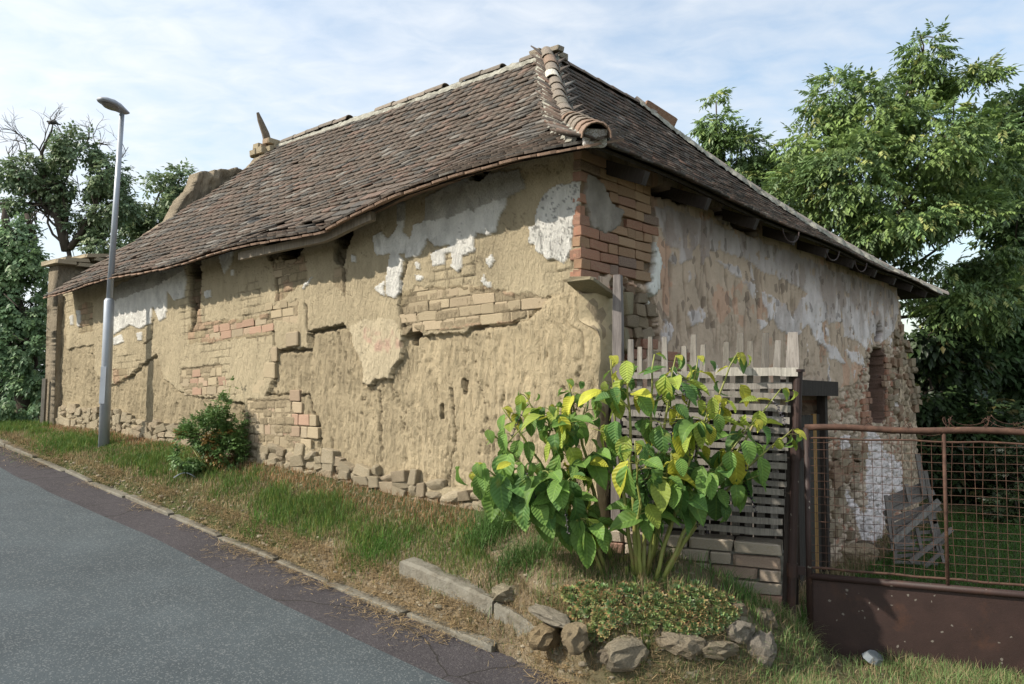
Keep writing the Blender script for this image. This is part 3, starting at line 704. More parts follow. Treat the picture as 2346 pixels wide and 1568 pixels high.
def yard_wall():
    ss_ = [0.0]; st = 0.012
    while ss_[-1] < S_END: ss_.append(ss_[-1] + st); st *= 1.0022
    S = np.array(ss_); nz_ = 300
    S, K = np.meshgrid(S, np.linspace(0, 1, nz_))
    zb = np.where(S < 0.6, 0.3, -0.85) ; zb = 0.3 + (-0.85 - 0.3) * ss(0.0, 1.6, S)
    zb = np.full_like(S, -0.85)
    zt = eaveR(S) + 0.20
    # the corner column must share the street wall's corner edge at its top and mid part
    Z = zb + (zt - zb) * K
    wx = (fbm(S * 7, Z * 7, 121) - 0.5) * 0.10 + (fbm(S * 26, Z * 26, 122) - 0.5) * 0.05
    wz = (fbm(S * 7, Z * 7, 123) - 0.5) * 0.07 + (fbm(S * 26, Z * 26, 124) - 0.5) * 0.04
    px, py = proj(CX + UX * (S + wx), CY + UY * (S + wx), Z + wz)
    brick = masked(px, py, R_BRICK); mort = masked(px, py, R_MORT); earth = masked(px, py, R_EARTH) & (S < 0.6)
    white = masked(px, py, R_WHITE); lime = masked(px, py, R_LIME); rub = masked(px, py, R_RUBBLE) & ~earth
    slit = masked(*proj(CX + UX * S, CY + UY * S, Z), R_SLIT); gap = masked(px, py, R_GAP); door = masked(*proj(CX + UX * S, CY + UY * S, Z), R_DOOR)
    hole = masked(px, py, R_HOLE)
    lime = lime & (fbm(S * 16, Z * 7, 130) > 0.30)
    low = ss(1.4, 0.6, Z) * ss(3.0, 5.0, S)
    # lime wash also survives in flakes over the mid wall
    lime |= (fbm(S * 5, Z * 3, 131) > 0.70) & (fbm(S * 20, Z * 12, 132) > 0.45) & ~rub & ~brick & (Z > 0.9)
    d = 0.05 * (fbm(S * 1.2, Z * 1.2, 133) - 0.5) + 0.014 * (fbm(S * 9, Z * 9, 134) - 0.5)
    # rubble relief: irregular stones
    def cells(x, y, seed):
        ix, iy = np.floor(x), np.floor(y); best = np.full(x.shape, 9.0); second = np.full(x.shape, 9.0); cid = np.zeros(x.shape)
        for ox in (-1, 0, 1):
            for oy in (-1, 0, 1):
                jx, jy = ix + ox, iy + oy
                cx_ = jx + 0.15 + 0.7 * hash2(jx, jy, seed); cy_ = jy + 0.15 + 0.7 * hash2(jx, jy, seed + 1)
                dd = np.hypot(x - cx_, y - cy_); h_ = hash2(jx, jy, seed + 2)
                upd = dd < best
                second = np.where(upd, best, np.minimum(second, dd)); cid = np.where(upd, h_, cid); best = np.where(upd, dd, best)
        return second - best, cid
    e, cid = cells(S * 5.5 + 0.4 * wx * 8, Z * 9 + wz * 5, 77)
    e2, cid2 = cells(S * 10 + 0.4 * wx * 8, Z * 17 + wz * 5, 97)
    st1 = ss(0.02, 0.25, e); 
    rr = 0.028 * st1 * (0.5 + cid) + 0.012 * ss(0.02, 0.3, e2) - 0.035 + 0.012 * (fbm(S * 30, Z * 30, 5) - 0.5)
    d = np.where(rub, rr, d)
    # weathered patches in the render with stones just showing
    pt = ss(0.52, 0.62, fbm(S * 2.5, Z * 2.5, 141)) * (~rub) * (~brick) * (~lime) * ss(2.6, 1.4, Z)
    d = d - pt * 0.03 * (1 - 0.6 * st1)
    gully = ss(0.035, 0.012, np.abs(fbm(S * 6 + 0.3 * fbm(S * 3, Z * 3, 2), Z * 0.7, 142, 3) - 0.5)) * ss(1.6, 2.1, Z) * (~brick)
    d = d - 0.018 * gully
    fc = np.abs(fbm(S * 3.4, Z * 3.4, 161, 5) - 0.5); hc = ss(0.008, 0.002, fc) * (~rub) * (~brick)
    d = d - 0.010 * hc
    d = np.where(lime, d + 0.010, d); d = np.where(white, d + 0.03, d)
    d = np.where(brick, -0.03 + 0.006 * (fbm(S * 30, Z * 30, 6) - 0.5), d)
    d = np.where(mort, 0.012 + 0.012 * (fbm(S * 18, Z * 18, 7) - 0.5), d)
    d = np.where(slit, -0.45, d); d = np.where(gap, -0.12, d); d = np.where(door, -0.28, d); d = np.where(hole & ~lime, -0.16, d)
    gul = np.abs(fbm(S * 13, Z * 3, 151, 4) - 0.5) * 2
    de = 0.035 * (fbm(S * 4.5, Z * 3.5, 152) - 0.5) + 0.04 * np.minimum(gul, 0.3) + 0.02 * (fbm(S * 40, Z * 25, 153, 3) - 0.5) + SE
    de = de - 0.10 * ss(0.30, 0.42, S)
    d = np.where(earth, de, d)
    d = np.where(rub & (S < 1.2), d - 0.06, d)
    CL = np.array([0.60, 0.46, 0.345]); CL2 = np.array([0.52, 0.39, 0.29])
    c = CL + (CL2 - CL) * fbm(S * 2, Z * 2, 143)[..., None]
    rc = np.stack([0.37 + 0.17 * cid, 0.28 + 0.15 * cid, 0.20 + 0.13 * cid], -1)
    redst = (cid2 > 0.86)[..., None]
    rc = np.where(redst, np.array([0.38, 0.21, 0.145]), rc)
    rc = rc * (0.74 + 0.36 * st1)[..., None]
    rub2 = rub | (pt > 0.7)
    c = np.where(rub[..., None], rc, c)
    c = np.where((pt > 0.6)[..., None], c * 0.6 + rc * 0.4, c)
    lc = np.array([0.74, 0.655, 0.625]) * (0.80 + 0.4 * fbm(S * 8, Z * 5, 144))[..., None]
    tn = (ss(0.9, 0.2, (zt - 0.2) - Z) * (0.35 + .5 * fbm(S * 3, Z * 2, 146)) + .55 * ss(.5, .62, fbm(S * 5, Z * 2.2, 147)) * ss(1.5, .5, (zt - .2) - Z))[..., None]; tn = np.clip(tn, 0, 1); lc = lc * (1 - tn) + np.array([0.42, 0.335, 0.29]) * tn  # limewash top: eave shade painted in, plus brown streaks
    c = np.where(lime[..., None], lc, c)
    pinkw = (fbm(S * 4, Z * 3, 145) > 0.64)[..., None] & ~rub[..., None] & ~lime[..., None]
    c = np.where(pinkw, c * np.array([1.06, 0.90, 0.85]), c)
    c = c * (1 - 0.35 * gully[..., None] * ~lime[..., None])
    soot_shade = ss(0.45, 0.05, (zt - 0.2) - Z)[..., None] * 0.45                      # eave shade painted into the wall colour
    c = c * (1 - soot_shade)
    c = np.where(white[..., None], WHITE, c)
    c = np.where(brick[..., None], np.array([0.24, 0.17, 0.11]), c)
    c = np.where(mort[..., None], np.array([0.27, 0.235, 0.20]) * (0.7 + 0.6 * fbm(S * 12, Z * 12, 8))[..., None], c)
    c = np.where(earth[..., None], EARTHC * (0.85 + 0.3 * fbm(S * 5, Z * 5, 43))[..., None], c)
    jam = masked(*proj(CX + UX * (S - 0.16), CY + UY * (S - 0.16), Z), R_SLIT) & ~slit
    c = np.where(jam[..., None], np.array([0.17, 0.105, 0.08]), c)
    c = np.where((slit | gap)[..., None], np.array([0.035, 0.028, 0.024]), c)
    c = np.where(hole[..., None] & ~lime[..., None], np.array([0.05, 0.04, 0.035]), c)
    # join to the street wall at the corner
    dl = np.interp(Z, edgeZ, edgeD)
    cp0 = corner_push(Z)
    k = np.exp(-(S / 0.05))
    dd = d * (1 - k) + cp0 * k
    off = -dl * np.exp(-(S / 0.12))
    X = CX + UX * (S + off) - VX * dd; Y = CY + UY * (S + off) - VY * dd
    # the buttressed far edge leans out
    me = mesh_np('yard_wall', np.stack([X, Y, Z], -1).reshape(-1, 3), quads=grid_quads(nz_, S.shape[1]), col=c.reshape(-1, 3), smooth=True)
    me.flip_normals()
    link('yard_wall', me, M['yard_wall'], house)['label'] = 'shaded yard wall of peeling limewash, clay and rubble'
yard_wall()

# leaning rubble end of the yard wall, rear and far walls that close the building
def wall_end():
    prof = [(8.85, 2.93), (8.98, 2.9), (9.05, 2.4), (9.3, 2.0), (9.55, 1.6), (9.75, 1.1), (9.9, 0.6), (9.98, 0.0), (10.0, -0.9)]
    ks = np.linspace(0, 1, 130); zz = -0.85 + 3.77 * ks
    ends = np.interp(zz, [p[1] for p in prof][::-1], [p[0] for p in prof][::-1]) + (fbm(zz * 5, zz * 0, 91) - 0.5) * 0.16
    cols_ = 90; v_ = []; c_ = []
    for z, e in zip(zz, ends):
        for i in range(cols_):
            f = i / (cols_ - 1)
            if f < 0.75: s = 8.83 + (e - 8.83) * f / 0.75; h = -0.0
            else: s = e - 0.02 * (f - 0.75) * 4; h = (f - 0.75) * 4 * 0.9
            v_.append((s, h, z))
    v_ = np.array(v_); S, H, Z = v_[:, 0], v_[:, 1], v_[:, 2]
    r = fbm((S + H) * 9, Z * 14, 92, 4); r2 = fbm((S + H) * 22, Z * 30, 93, 3)
    d = 0.09 * (r - 0.5) + 0.04 * (r2 - 0.5) + 0.015
    d = np.where(S < 8.9, d * (S - 8.8) * 10, d)
    X = CX + UX * (S + np.where(H > 0, d, 0)) + VX * (H - d); Y = CY + UY * (S + np.where(H > 0, d, 0)) + VY * (H - d)
    c = np.array([0.40, 0.31, 0.22]) * (0.6 + 0.8 * ss(0.35, 0.65, r2))[:, None]
    me = mesh_np('rubble_buttress', np.stack([X, Y, Z], -1), quads=grid_quads(130, cols_), col=c, smooth=True); me.flip_normals()
    link('rubble_buttress', me, M['yard_wall'], house)
wall_end()
def wall_slab(name, a0, h0, a1, h1, z0, z1, th_=0.35, mat='far_wall'):
    m = MB(); p, q = W(a0, h0, 0), W(a1, h1, 0); d = (q - p).normalized(); n = Vector((-d.y, d.x, 0))
    m.box((p + q) / 2 + ZZ * (z0 + z1) / 2, d, (q - p).length / 2, n, th_ / 2, ZZ, (z1 - z0) / 2)
    m.obj(name, M[mat], house)
wall_slab('rear_wall', 7.3, 9.4, 7.3, 6.2, -0.85, 2.9)
wall_slab('rear_wall', 7.3, 6.2, 9.9, 6.2, -0.85, 2.9)
wall_slab('end_wall', 9.75, 0.9, 9.75, 6.2, -0.85, 2.9)

# roughcast street-side end of the house: old parapet gable of stone and clay that stands above the verge
def parapet():
    prof = [(118, 700), (122, 616), (130, 598), (150, 588), (152, 600), (190, 604), (196, 640), (225, 640), (260, 612), (300, 566), (340, 533), (380, 502), (400, 470), (428, 440), (440, 402), (455, 393), (470, 398), (478, 390), (540, 393), (552, 400), (590, 362), (600, 350), (640, 338), (660, 340)]
    hs = 9.25
    top = [on_plane_h(u, v, hs) for u, v in prof]
    aa = np.linspace(top[0][0], top[-1][0], 420); zt = np.interp(aa, [p[0] for p in top], [p[1] for p in top])
    zt = zt + (fbm(aa * 7, aa * 0, 55) - 0.5) * 0.10
    nz_ = 110; v_ = []; q = []; c_ = []
    for side in (0, 1):
        for k in range(nz_):
            f = k / (nz_ - 1); z = (zt - 0.8) * f + 0.8
            h = hs - 0.20 + side * 0.36 + (fbm(aa * 6, z * 4, 56 + side, 5) - 0.5) * (0.05 + 0.13 * ss(0.0, 0.6, aa - aa[0])) + (fbm(aa * 24, z * 24, 58 + side) - 0.5) * 0.05 * ss(0.0, 0.6, aa - aa[0])
            P = np.stack([CX + UX * aa + VX * h, CY + UY * aa + VY * h, z], -1); v_.append(P)
            c_.append(np.array([0.30, 0.25, 0.18]) * (0.7 + 0.6 * fbm(aa * 5, z * 6, 57))[:, None])
    n = len(aa); V = np.concatenate(v_); C_ = np.concatenate(c_)
    q = grid_quads(nz_, n); q2 = grid_quads(nz_, n)[:, ::-1] + nz_ * n
    i = np.arange(n - 1) + (nz_ - 1) * n
    capq = np.stack([i, i + 1, i + 1 + nz_ * n, i + nz_ * n], -1)
    j = np.arange(nz_ - 1) * n
    e0 = np.stack([j, j + n, j + n + nz_ * n, j + nz_ * n], -1)
    me = mesh_np('parapet', V, quads=np.concatenate([q, q2, capq, e0]), col=C_)
    link('parapet', me, M['street_wall'], house)['label'] = 'crumbling gable parapet of clay and stone behind the roof edge'
parapet()

# ------------------------------------------------------------------ bricks of the corner and stones in the walls, one object each
SB = [soft_box_mesh('brick', 60 + i, 0.07) for i in range(6)]
ST = [soft_box_mesh('stone', 80 + i, 0.24) for i in range(8)] + [rock_mesh('stone', 180 + i, 2) for i in range(4)]
def brick_field(poly, plane, course=0.080, length=0.27, header=0.135, tilt=0.0, depth=0.05, out=0.0, cols=None, prob=1.0, skip=None, seed=1, off_j=0.01, parent=None, name='brick', meshes=None, mat='brick', gap=0.012, start=None):
    """lays bricks one by one inside a region of a wall plane ('L' street wall, 'R' yard wall)"""
    rr = random.Random(seed)
    conv = (lambda u, v: on_plane_a(u, v, 0)) if plane == 'L' else (lambda u, v: on_plane_h(u, v, 0))
    pts = [conv(u, v) for u, v in poly]
    lo = min(p[0] for p in pts); hi = max(p[0] for p in pts); zl = min(p[1] + tilt * p[0] for p in pts); zh = max(p[1] + tilt * p[0] for p in pts)
    ax = VV3 if plane == 'L' else UV3; out_v = -UV3 if plane == 'L' else -VV3
    k = 0; z = zl; made = []
    while z < zh:
        row_ = int(round((z - zl) / course))
        x = lo - rr.random() * header if start is None else start + (0.0 if row_ % 2 else 0.0)
        first = True
        while x < hi:
            L = header if rr.random() < 0.42 else length
            if start is not None and first: L = header if row_ % 2 else length
            first = False
            xc = x + L / 2; zc = z + course / 2 - tilt * xc
            if plane == 'L': p = W(0, xc, zc)
            else: p = W(xc, 0, zc)
            u, v = proj(p.x, p.y, p.z)
            ok = inpoly(np.array([float(u)]), np.array([float(v)]), poly)[0]
            if ok and skip: ok = not any(inpoly(np.array([float(u)]), np.array([float(v)]), s_)[0] for s_ in skip)
            if ok and rr.random() < prob:
                o = out + rr.uniform(-off_j, off_j)
                an = rr.uniform(-.03, .03) - math.atan(tilt)
                xa = (ax * math.cos(an) + ZZ * math.sin(an)).normalized(); za = (ZZ * math.cos(an) - ax * math.sin(an))
                c = rr.choice(cols(u, v, rr) if callable(cols) else cols); f = rr.uniform(.82, 1.15)
                link(name, (meshes or SB)[rr.randrange(len(meshes or SB))], M[mat], parent or house,
                     frame_mat(p + out_v * (o - depth / 2), xa, out_v, za, L / 2 - gap / 2, depth / 2, (course - gap) / 2 * rr.uniform(.92, 1.05)), tuple(q * f for q in c))
                made.append(1)
            x += L
        z += course
    return len(made)
REDB = [(0.38, 0.185, 0.125), (0.34, 0.18, 0.13)]; BUFF = [(0.40, 0.235, 0.145), (0.37, 0.225, 0.14), (0.42, 0.27, 0.17)]; GRB = [(0.25, 0.17, 0.14)]
def corner_cols(u, v, rr):
    redness = 1.0 if (v > 520 and u < 1420) or (u < 1352) else 0.25
    return REDB if rr.random() < redness * 0.75 else (GRB if rr.random() < .12 else BUFF)
nb = brick_field([(1322, 360), (1345, 355), (1395, 372), (1492, 412), (1497, 560), (1485, 650), (1440, 640), (1410, 625), (1322, 640)], 'R', course=0.077, length=0.25, header=0.125, out=0.006, off_j=0.006, cols=corner_cols, skip=R_MORT, seed=4, depth=0.07, tilt=0.0, gap=0.007, start=-0.012)
# quoin faces of the same courses on the street side
nb += brick_field([(1318, 470), (1340, 440), (1340, 560), (1338, 645), (1300, 645), (1310, 600)], 'L', course=0.077, length=0.10, header=0.07, start=-0.004, out=0.005, off_j=0.006, cols=REDB, seed=5, depth=0.06, gap=0.009)
MB1 = [(0.52, 0.43, 0.285), (0.48, 0.40, 0.265), (0.51, 0.41, 0.285)]; PK = [(0.42, 0.27, 0.195), (0.42, 0.31, 0.22), (0.41, 0.34, 0.235)]
CB = [(0.43, 0.355, 0.235), (0.41, 0.34, 0.225), (0.44, 0.355, 0.24)]
F_ = L_FIELD
nb += brick_field(F_[0], 'L', course=0.083, tilt=0.03, length=0.24, header=0.13, out=-0.006, off_j=0.005, cols=CB, mat='wallstone', seed=6, depth=0.04, gap=0.007)
nb += brick_field(F_[1], 'L', course=0.085, tilt=0.05, length=0.22, header=0.12, out=-0.006, off_j=0.005, cols=PK, mat='wallstone', seed=8, depth=0.04, gap=0.007)
nb += brick_field(F_[2], 'L', course=0.115, tilt=0.0, length=0.17, header=0.11, out=-0.006, off_j=0.005, cols=CB + PK, mat='wallstone', seed=7, depth=0.05, gap=0.012)
nb += brick_field(F_[3], 'L', course=0.10, tilt=0.03, length=0.2, header=0.12, out=-0.006, off_j=0.005, cols=PK + CB, mat='wallstone', seed=10, depth=0.04, gap=0.012)
nb += brick_field(F_[4], 'L', course=0.08, tilt=0.03, length=0.2, header=0.12, out=-0.006, off_j=0.005, cols=CB, mat='wallstone', seed=12, depth=0.04, gap=0.012)
nb += brick_field(F_[5], 'L', course=0.085, tilt=0.03, length=0.2, header=0.13, out=-0.006, off_j=0.005, cols=CB, mat='wallstone', seed=16, depth=0.04, gap=0.012)
nb += brick_field(F_[6], 'L', course=0.08, tilt=0.03, length=0.16, header=0.12, out=-0.006, off_j=0.005, cols=[(0.33, 0.26, 0.17)], mat='wallstone', seed=19, depth=0.04, gap=0.014)
nb += brick_field([(640, 765), (700, 757), (704, 793), (640, 797)], 'L', course=0.15, tilt=0.02, length=0.26, header=0.22, out=0.03, off_j=0.005, cols=PK, seed=9, depth=0.12)
nb += brick_field([(600, 800), (626, 796), (628, 870), (612, 905), (575, 905), (580, 800)], 'L', course=0.165, tilt=0.0, length=0.24, header=0.2, out=0.004, off_j=0.006, cols=CB, seed=11, depth=0.08, gap=0.015)
nb += brick_field([(1975, 900), (1992, 900), (1994, 985), (1975, 985)], 'R', course=0.09, length=0.16, header=0.16, out=0.02, cols=REDB, seed=13, depth=0.05)
nb += brick_field([(2027, 820), (2040, 830), (2045, 980), (2028, 985)], 'R', course=0.09, length=0.16, header=0.16, out=0.015, cols=[(0.33, 0.15, 0.1), (0.36, 0.24, 0.17)], seed=14, depth=0.05)
nb += brick_field([(1440, 775), (1500, 790), (1640, 830), (1640, 850), (1440, 850)], 'R', course=0.085, length=0.26, header=0.13, out=0.005, cols=PK + [(0.36, 0.17, 0.12)], seed=15, depth=0.04, prob=0.5)
STC = [(0.45, 0.385, 0.275), (0.42, 0.36, 0.26), (0.47, 0.40, 0.28), (0.43, 0.35, 0.25)]
def footing():
    """rubble footing along the foot of the street wall, stone by stone"""
    rr = random.Random(3); n = 0
    t = 0.15
    while t < T_END - 0.05:
        top_px = np.interp(t, [0.1, 0.9, 2.3, 3.2, 4.4, 6.0, 7.6, 9.4], [0.07, 0.08, 0.14, 0.14, 0.09, 0.15, 0.24, 0.26])
        L = rr.uniform(0.09, 0.22)
        z = float(base_z(t)) - 0.06
        while z < float(base_z(t)) + top_px:
            hgt = rr.uniform(0.05, 0.12); LL = L * rr.uniform(.75, 1.2)
            p = W(0, t + L / 2 + rr.uniform(-.015, .015), z + hgt / 2) - UV3 * rr.uniform(-0.036, -0.006)
            an = rr.uniform(-.25, .25); xa = (VV3 * math.cos(an) + ZZ * math.sin(an)); za = ZZ * math.cos(an) - VV3 * math.sin(an)
            c = rr.choice(STC); f = rr.uniform(.8, 1.12)
            link('stone', ST[rr.randrange(len(ST))], M['wallstone'], house, frame_mat(p, xa, -UV3, za, LL / 2 * 1.04, 0.055, hgt / 2 * 1.1), tuple(q * f for q in c))
            z += hgt * 0.97; n += 1
        t += L * 0.97
    return n
ns = footing()
def rubble_field(poly, size, seed, prob=0.8, out=0.0):
    rr = random.Random(seed); pts = [on_plane_h(u, v, 0) for u, v in poly]; n = 0
    lo = min(p[0] for p in pts); hi = max(p[0] for p in pts); z = min(p[1] for p in pts); zh = max(p[1] for p in pts)
    while z < zh:
        x = lo + rr.uniform(-.1, 0); hgt = rr.uniform(.5, .8) * size
        while x < hi:
            L = rr.uniform(.7, 1.7) * size; p = W(x + L / 2, 0, z + hgt / 2 + rr.uniform(-.01, .01)); u, v = proj(p.x, p.y, p.z)
            if inpoly(np.array([float(u)]), np.array([float(v)]), poly)[0] and rr.random() < prob:
                an = rr.uniform(-.2, .2); xa = (UV3 * math.cos(an) + ZZ * math.sin(an)); za = ZZ * math.cos(an) - UV3 * math.sin(an)
                c = rr.choice([(0.36, 0.27, 0.19), (0.30, 0.23, 0.17), (0.42, 0.33, 0.25), (0.34, 0.2, 0.14)])
                link('stone', ST[rr.randrange(len(ST))], M['wallstone'], house, frame_mat(p - VV3 * (out + rr.uniform(-.02, .02)), xa, -VV3, za, L / 2, 0.05, hgt / 2), c); n += 1
            x += L
        z += hgt
    return n
ns += rubble_field([(1425, 640), (1440, 645), (1500, 680), (1508, 760), (1470, 800), (1430, 800)], 0.12, 1, 0.85, -0.07)
ns += rubble_field([(2040, 760), (2062, 740), (2075, 780), (2100, 860), (2110, 960), (2035, 960)], 0.17, 2, 0.6, 0.0)
ns += rubble_field([(1895, 1000), (1980, 1010), (1975, 1100), (1920, 1150), (1960, 1230), (1890, 1240)], 0.17, 5, 0.55, 0.0)
# long flat stone bridging the corner, and blocks beside the buttress
for (u, v, L, hgt, an, a_, seed) in [(1352, 658, 0.15, 0.022, -0.32, 0.0, 1), (1392, 935, 0.055, 0.03, 0.0, 0, 2), (1392, 985, 0.05, 0.045, 0.1, 0, 3), (1408, 1040, 0.06, 0.05, 0, 0, 4), (1414, 700, 0.05, 0.08, 0.1, 0, 5), (1412, 780, 0.04, 0.09, 0, 0, 6), (1410, 860, 0.04, 0.07, 0, 0, 7)]:
    a, z = on_plane_h(u, v, -0.08); p = W(a, -0.08, z)
    xa = UV3 * math.cos(an) + ZZ * math.sin(an); za = ZZ * math.cos(an) - UV3 * math.sin(an)
    link('stone', ST[seed % len(ST)], M['stone'], house, frame_mat(p, xa, -VV3, za, L, 0.10, hgt), (0.34, 0.30, 0.2)); ns += 1

# ------------------------------------------------------------------ roof: boarding, then tiles one by one
roofo = None
def deck():
    nh, nq = 90, 26; V = []; Q = []
    def patch(fn, n1, n2, rev=False):
        o = sum(len(v) for v in V)
        P = np.array([[fn(i / (n1 - 1), j / (n2 - 1)) for i in range(n1)] for j in range(n2)]).reshape(-1, 3); V.append(P)
        V.append(P - np.array([0, 0, 0.028]))
        g = grid_quads(n2, n1) + o; g2 = grid_quads(n2, n1)[:, ::-1] + o + len(P)
        Q.append(g if not rev else g[:, ::-1]); Q.append(g2)
        e = np.arange(n1 - 1) + o; Q.append(np.stack([e, e + 1, e + 1 + len(P), e + len(P)], -1))
        e = e + (n2 - 1) * n1; Q.append(np.stack([e, e + 1, e + 1 + len(P), e + len(P)], -1))
        f = np.arange(n2 - 1) * n1 + o; Q.append(np.stack([f, f + n1, f + n1 + len(P), f + len(P)], -1))
        f = f + n1 - 1; Q.append(np.stack([f, f + n1, f + n1 + len(P), f + len(P)], -1))
    def fL(i, q):
        q = 0.02 + 0.98 * q
        h0 = -0.35 + 3.35 * q; h = h0 + (8.72 + (H_END - 8.72) * q - h0) * i; a, z = roofL(h, q); return tuple(W(float(a), h, float(z)))
    def fR(i, q):
        q = 0.02 + 0.98 * q
        a0 = -0.35 + (A_R + 0.35) * q; a1 = S_E2 + (S_R2 - S_E2) * q; a = a0 + (a1 - a0) * i; h, z = roofR(a, q); return tuple(W(a, float(h), float(z)))
    patch(fL, nh, nq); patch(fR, nh, nq)
    def fB(i, q): h = H_R + (H_END - H_R) * i; return tuple(W(A_R + 4.0 * q, h, RIDGE_Z - (RIDGE_Z - 2.9) * q))
    def fH(i, q):
        p = Vector(fR(1, 1 - q)); r = W(S_R2, H_R, RIDGE_Z).lerp(W(S_E2, 6.4, 2.95), q); return tuple(p.lerp(r, i))
    def fK(i, q):
        p = W(A_R, H_R, RIDGE_Z).lerp(W(A_R, 6.4, 2.95), q); r = W(S_R2, H_R, RIDGE_Z).lerp(W(S_E2, 6.4, 2.95), q); return tuple(p.lerp(r, i))
    patch(fB, 20, 10); patch(fH, 10, 20); patch(fK, 12, 12)
    me = mesh_np('roof', np.concatenate(V), quads=np.concatenate(Q))
    return link('roof', me, M['wood_dark'], house)
roofo = deck()
roofo['label'] = 'sagging hipped roof of weathered brown plain tiles'
# beaver-tail tile template: width x, length y (up the slope), z thickness
def tile_tpl():
    w, L, th_ = 0.5, 1.0, 0.5
    o = [(-w, 0.05), (-w * .55, 0.0), (w * .55, 0.0), (w, 0.05), (w, L), (-w, L)]
    v = [(x, y, th_) for x, y in o] + [(x, y, -th_) for x, y in o]
    v[1] = (-w * .55, 0, th_ * .8); v[2] = (w * .55, 0, th_ * .8)
    f = [(0, 1, 2, 3, 4, 5), (11, 10, 9, 8, 7, 6)] + [(i, i + 6, (i + 1) % 6 + 6, (i + 1) % 6) for i in range(6)]
    return np.array(v), f
TV, TF = tile_tpl()
TQ = [f for f in TF if len(f) == 4]
TT = [(0, 1, 2), (0, 2, 3), (0, 3, 5), (3, 4, 5), (8, 7, 6), (9, 8, 6), (11, 9, 6), (11, 10, 9)]
tme = bpy.data.meshes.new('tile'); tme.from_pydata(TV.tolist(), [], TF); tme.update()
tiles = []
TW, TL, TH = 0.162, 0.36, 0.016
def put_tile(P0, P1, Pn, w=TW, rr=random, lift=0.0, broke=False):
    """P0 lower middle point, P1 point up the slope, Pn point along the eave"""
    y = (P1 - P0).normalized(); x = (Pn - P0); x = (x - y * x.dot(y)).normalized(); z = x.cross(y)
    if z.z < 0: x = -x; z = x.cross(y)
    an = rr.gauss(0, 0.022) + (rr.gauss(0, .12) if broke else 0)
    x2 = x * math.cos(an) + y * math.sin(an); y2 = y * math.cos(an) - x * math.sin(an)
    pit = -0.105 + rr.gauss(0, 0.012) + (rr.uniform(-.12, .0) if broke else 0)      # laid on the course below, so tail stands up
    y3 = (y2 * math.cos(pit) + z * math.sin(pit)).normalized(); z3 = x2.cross(y3)
    p = P0 + z * (0.036 + lift + rr.gauss(0, .0022)) + y * rr.gauss(0, .005)
    m = frame_mat(p, x2, y3, z3, w * 0.97, TL, TH * rr.uniform(.9, 1.25))
    k = rr.random()
    base = (0.122, 0.096, 0.078) if k < .40 else (0.112, 0.086, 0.068) if k < .66 else (0.088, 0.080, 0.072) if k < .86 else (0.15, 0.105, 0.083) if k < .95 else (0.18, 0.165, 0.145)
    f = rr.uniform(.82, 1.18)
    tiles.append([P0, m, tuple(q * f for q in base)])
rr = random.Random(21)
NROW = 31
for r_ in range(NROW):
    q = 0.0 + r_ / NROW * 0.985
    h0 = -0.35 + 3.35 * q + 0.02; h1 = 8.72 + (H_END - 8.72) * q
    h = h0 + (TW * 0.5 if r_ % 2 else 0) + rr.uniform(-.01, .01)
    drift = rr.uniform(-.01, .01)
    while h < h1:
        a, z = roofL(h, q); a2, z2 = roofL(h, q + 0.035); an_, zn = roofL(h + 0.08, q)
        qq = q
        broke = (2.2 < h < 4.6 and 0.04 < q < 0.2 and rr.random() < 0.40) or rr.random() < 0.012
        if not (2.5 < h < 3.5 and 0.10 < q < 0.145 and rr.random() < 0.45):
            put_tile(W(float(a), h, float(z)), W(float(a2), h, float(z2)), W(float(an_), h + .08, float(zn)), rr=rr, broke=broke, lift=rr.uniform(0, .03) if broke else (0.006 if rr.random() < .06 else 0))
        h += TW * rr.uniform(.985, 1.02)
h = -0.3                                   # doubled course at the eave
while h < 8.7:
    a, z = roofL(h, 0.0); a2, z2 = roofL(h, .035); an_, zn = roofL(h + .08, 0.0)
    o3 = W(float(a) - .025, h, float(z) - .012)
    put_tile(o3, W(float(a2) - .025, h, float(z2) - .012), W(float(an_) - .025, h + .08, float(zn) - .012), rr=rr, lift=-.028); tiles[-1][2] = tuple(c * 1.35 for c in (0.21, 0.14, 0.10))
    h += TW * rr.uniform(.99, 1.05)
nL = len(tiles)
for r_ in range(29):
    q = r_ / 29 * 0.985
    a0 = -0.35 + (A_R + 0.35) * q + 0.02; a1 = S_E2 + (S_R2 - S_E2) * q
    a = a0 + (TW * 0.5 if r_ % 2 else 0)
    while a < a1:
        h, z = roofR(a, q); h2, z2 = roofR(a, q + .035); hn, zn = roofR(a + .08, q)
        put_tile(W(a, float(h), float(z)), W(a, float(h2), float(z2)), W(a + .08, float(hn), float(zn)), rr=rr)
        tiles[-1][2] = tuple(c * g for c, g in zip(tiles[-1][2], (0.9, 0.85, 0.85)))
        a += TW * rr.uniform(.985, 1.02)
cam_p = Vector((0, 0, EYE))
order = sorted(range(nL), key=lambda i: (tiles[i][0] - cam_p).length)
single = set(order[:292])
for i in order[:292]:
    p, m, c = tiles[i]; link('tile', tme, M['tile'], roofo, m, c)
rest = [tiles[i] for i in range(len(tiles)) if i not in single]
Mx = np.array([[list(r) for r in t_[1]] for t_ in rest]); n_ = len(rest)
VV_ = np.einsum('nij,vj->nvi', Mx[:, :3, :3], TV) + Mx[:, None, :3, 3]
cc_ = np.repeat(np.array([t_[2] for t_ in rest]), len(TV), axis=0)
offs = (np.arange(n_) * len(TV))[:, None, None]
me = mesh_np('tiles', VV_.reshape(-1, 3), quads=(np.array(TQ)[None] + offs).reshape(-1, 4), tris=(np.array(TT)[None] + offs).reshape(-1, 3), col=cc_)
tag(link('tiles', me, M['tile_v'], roofo), kind='stuff')

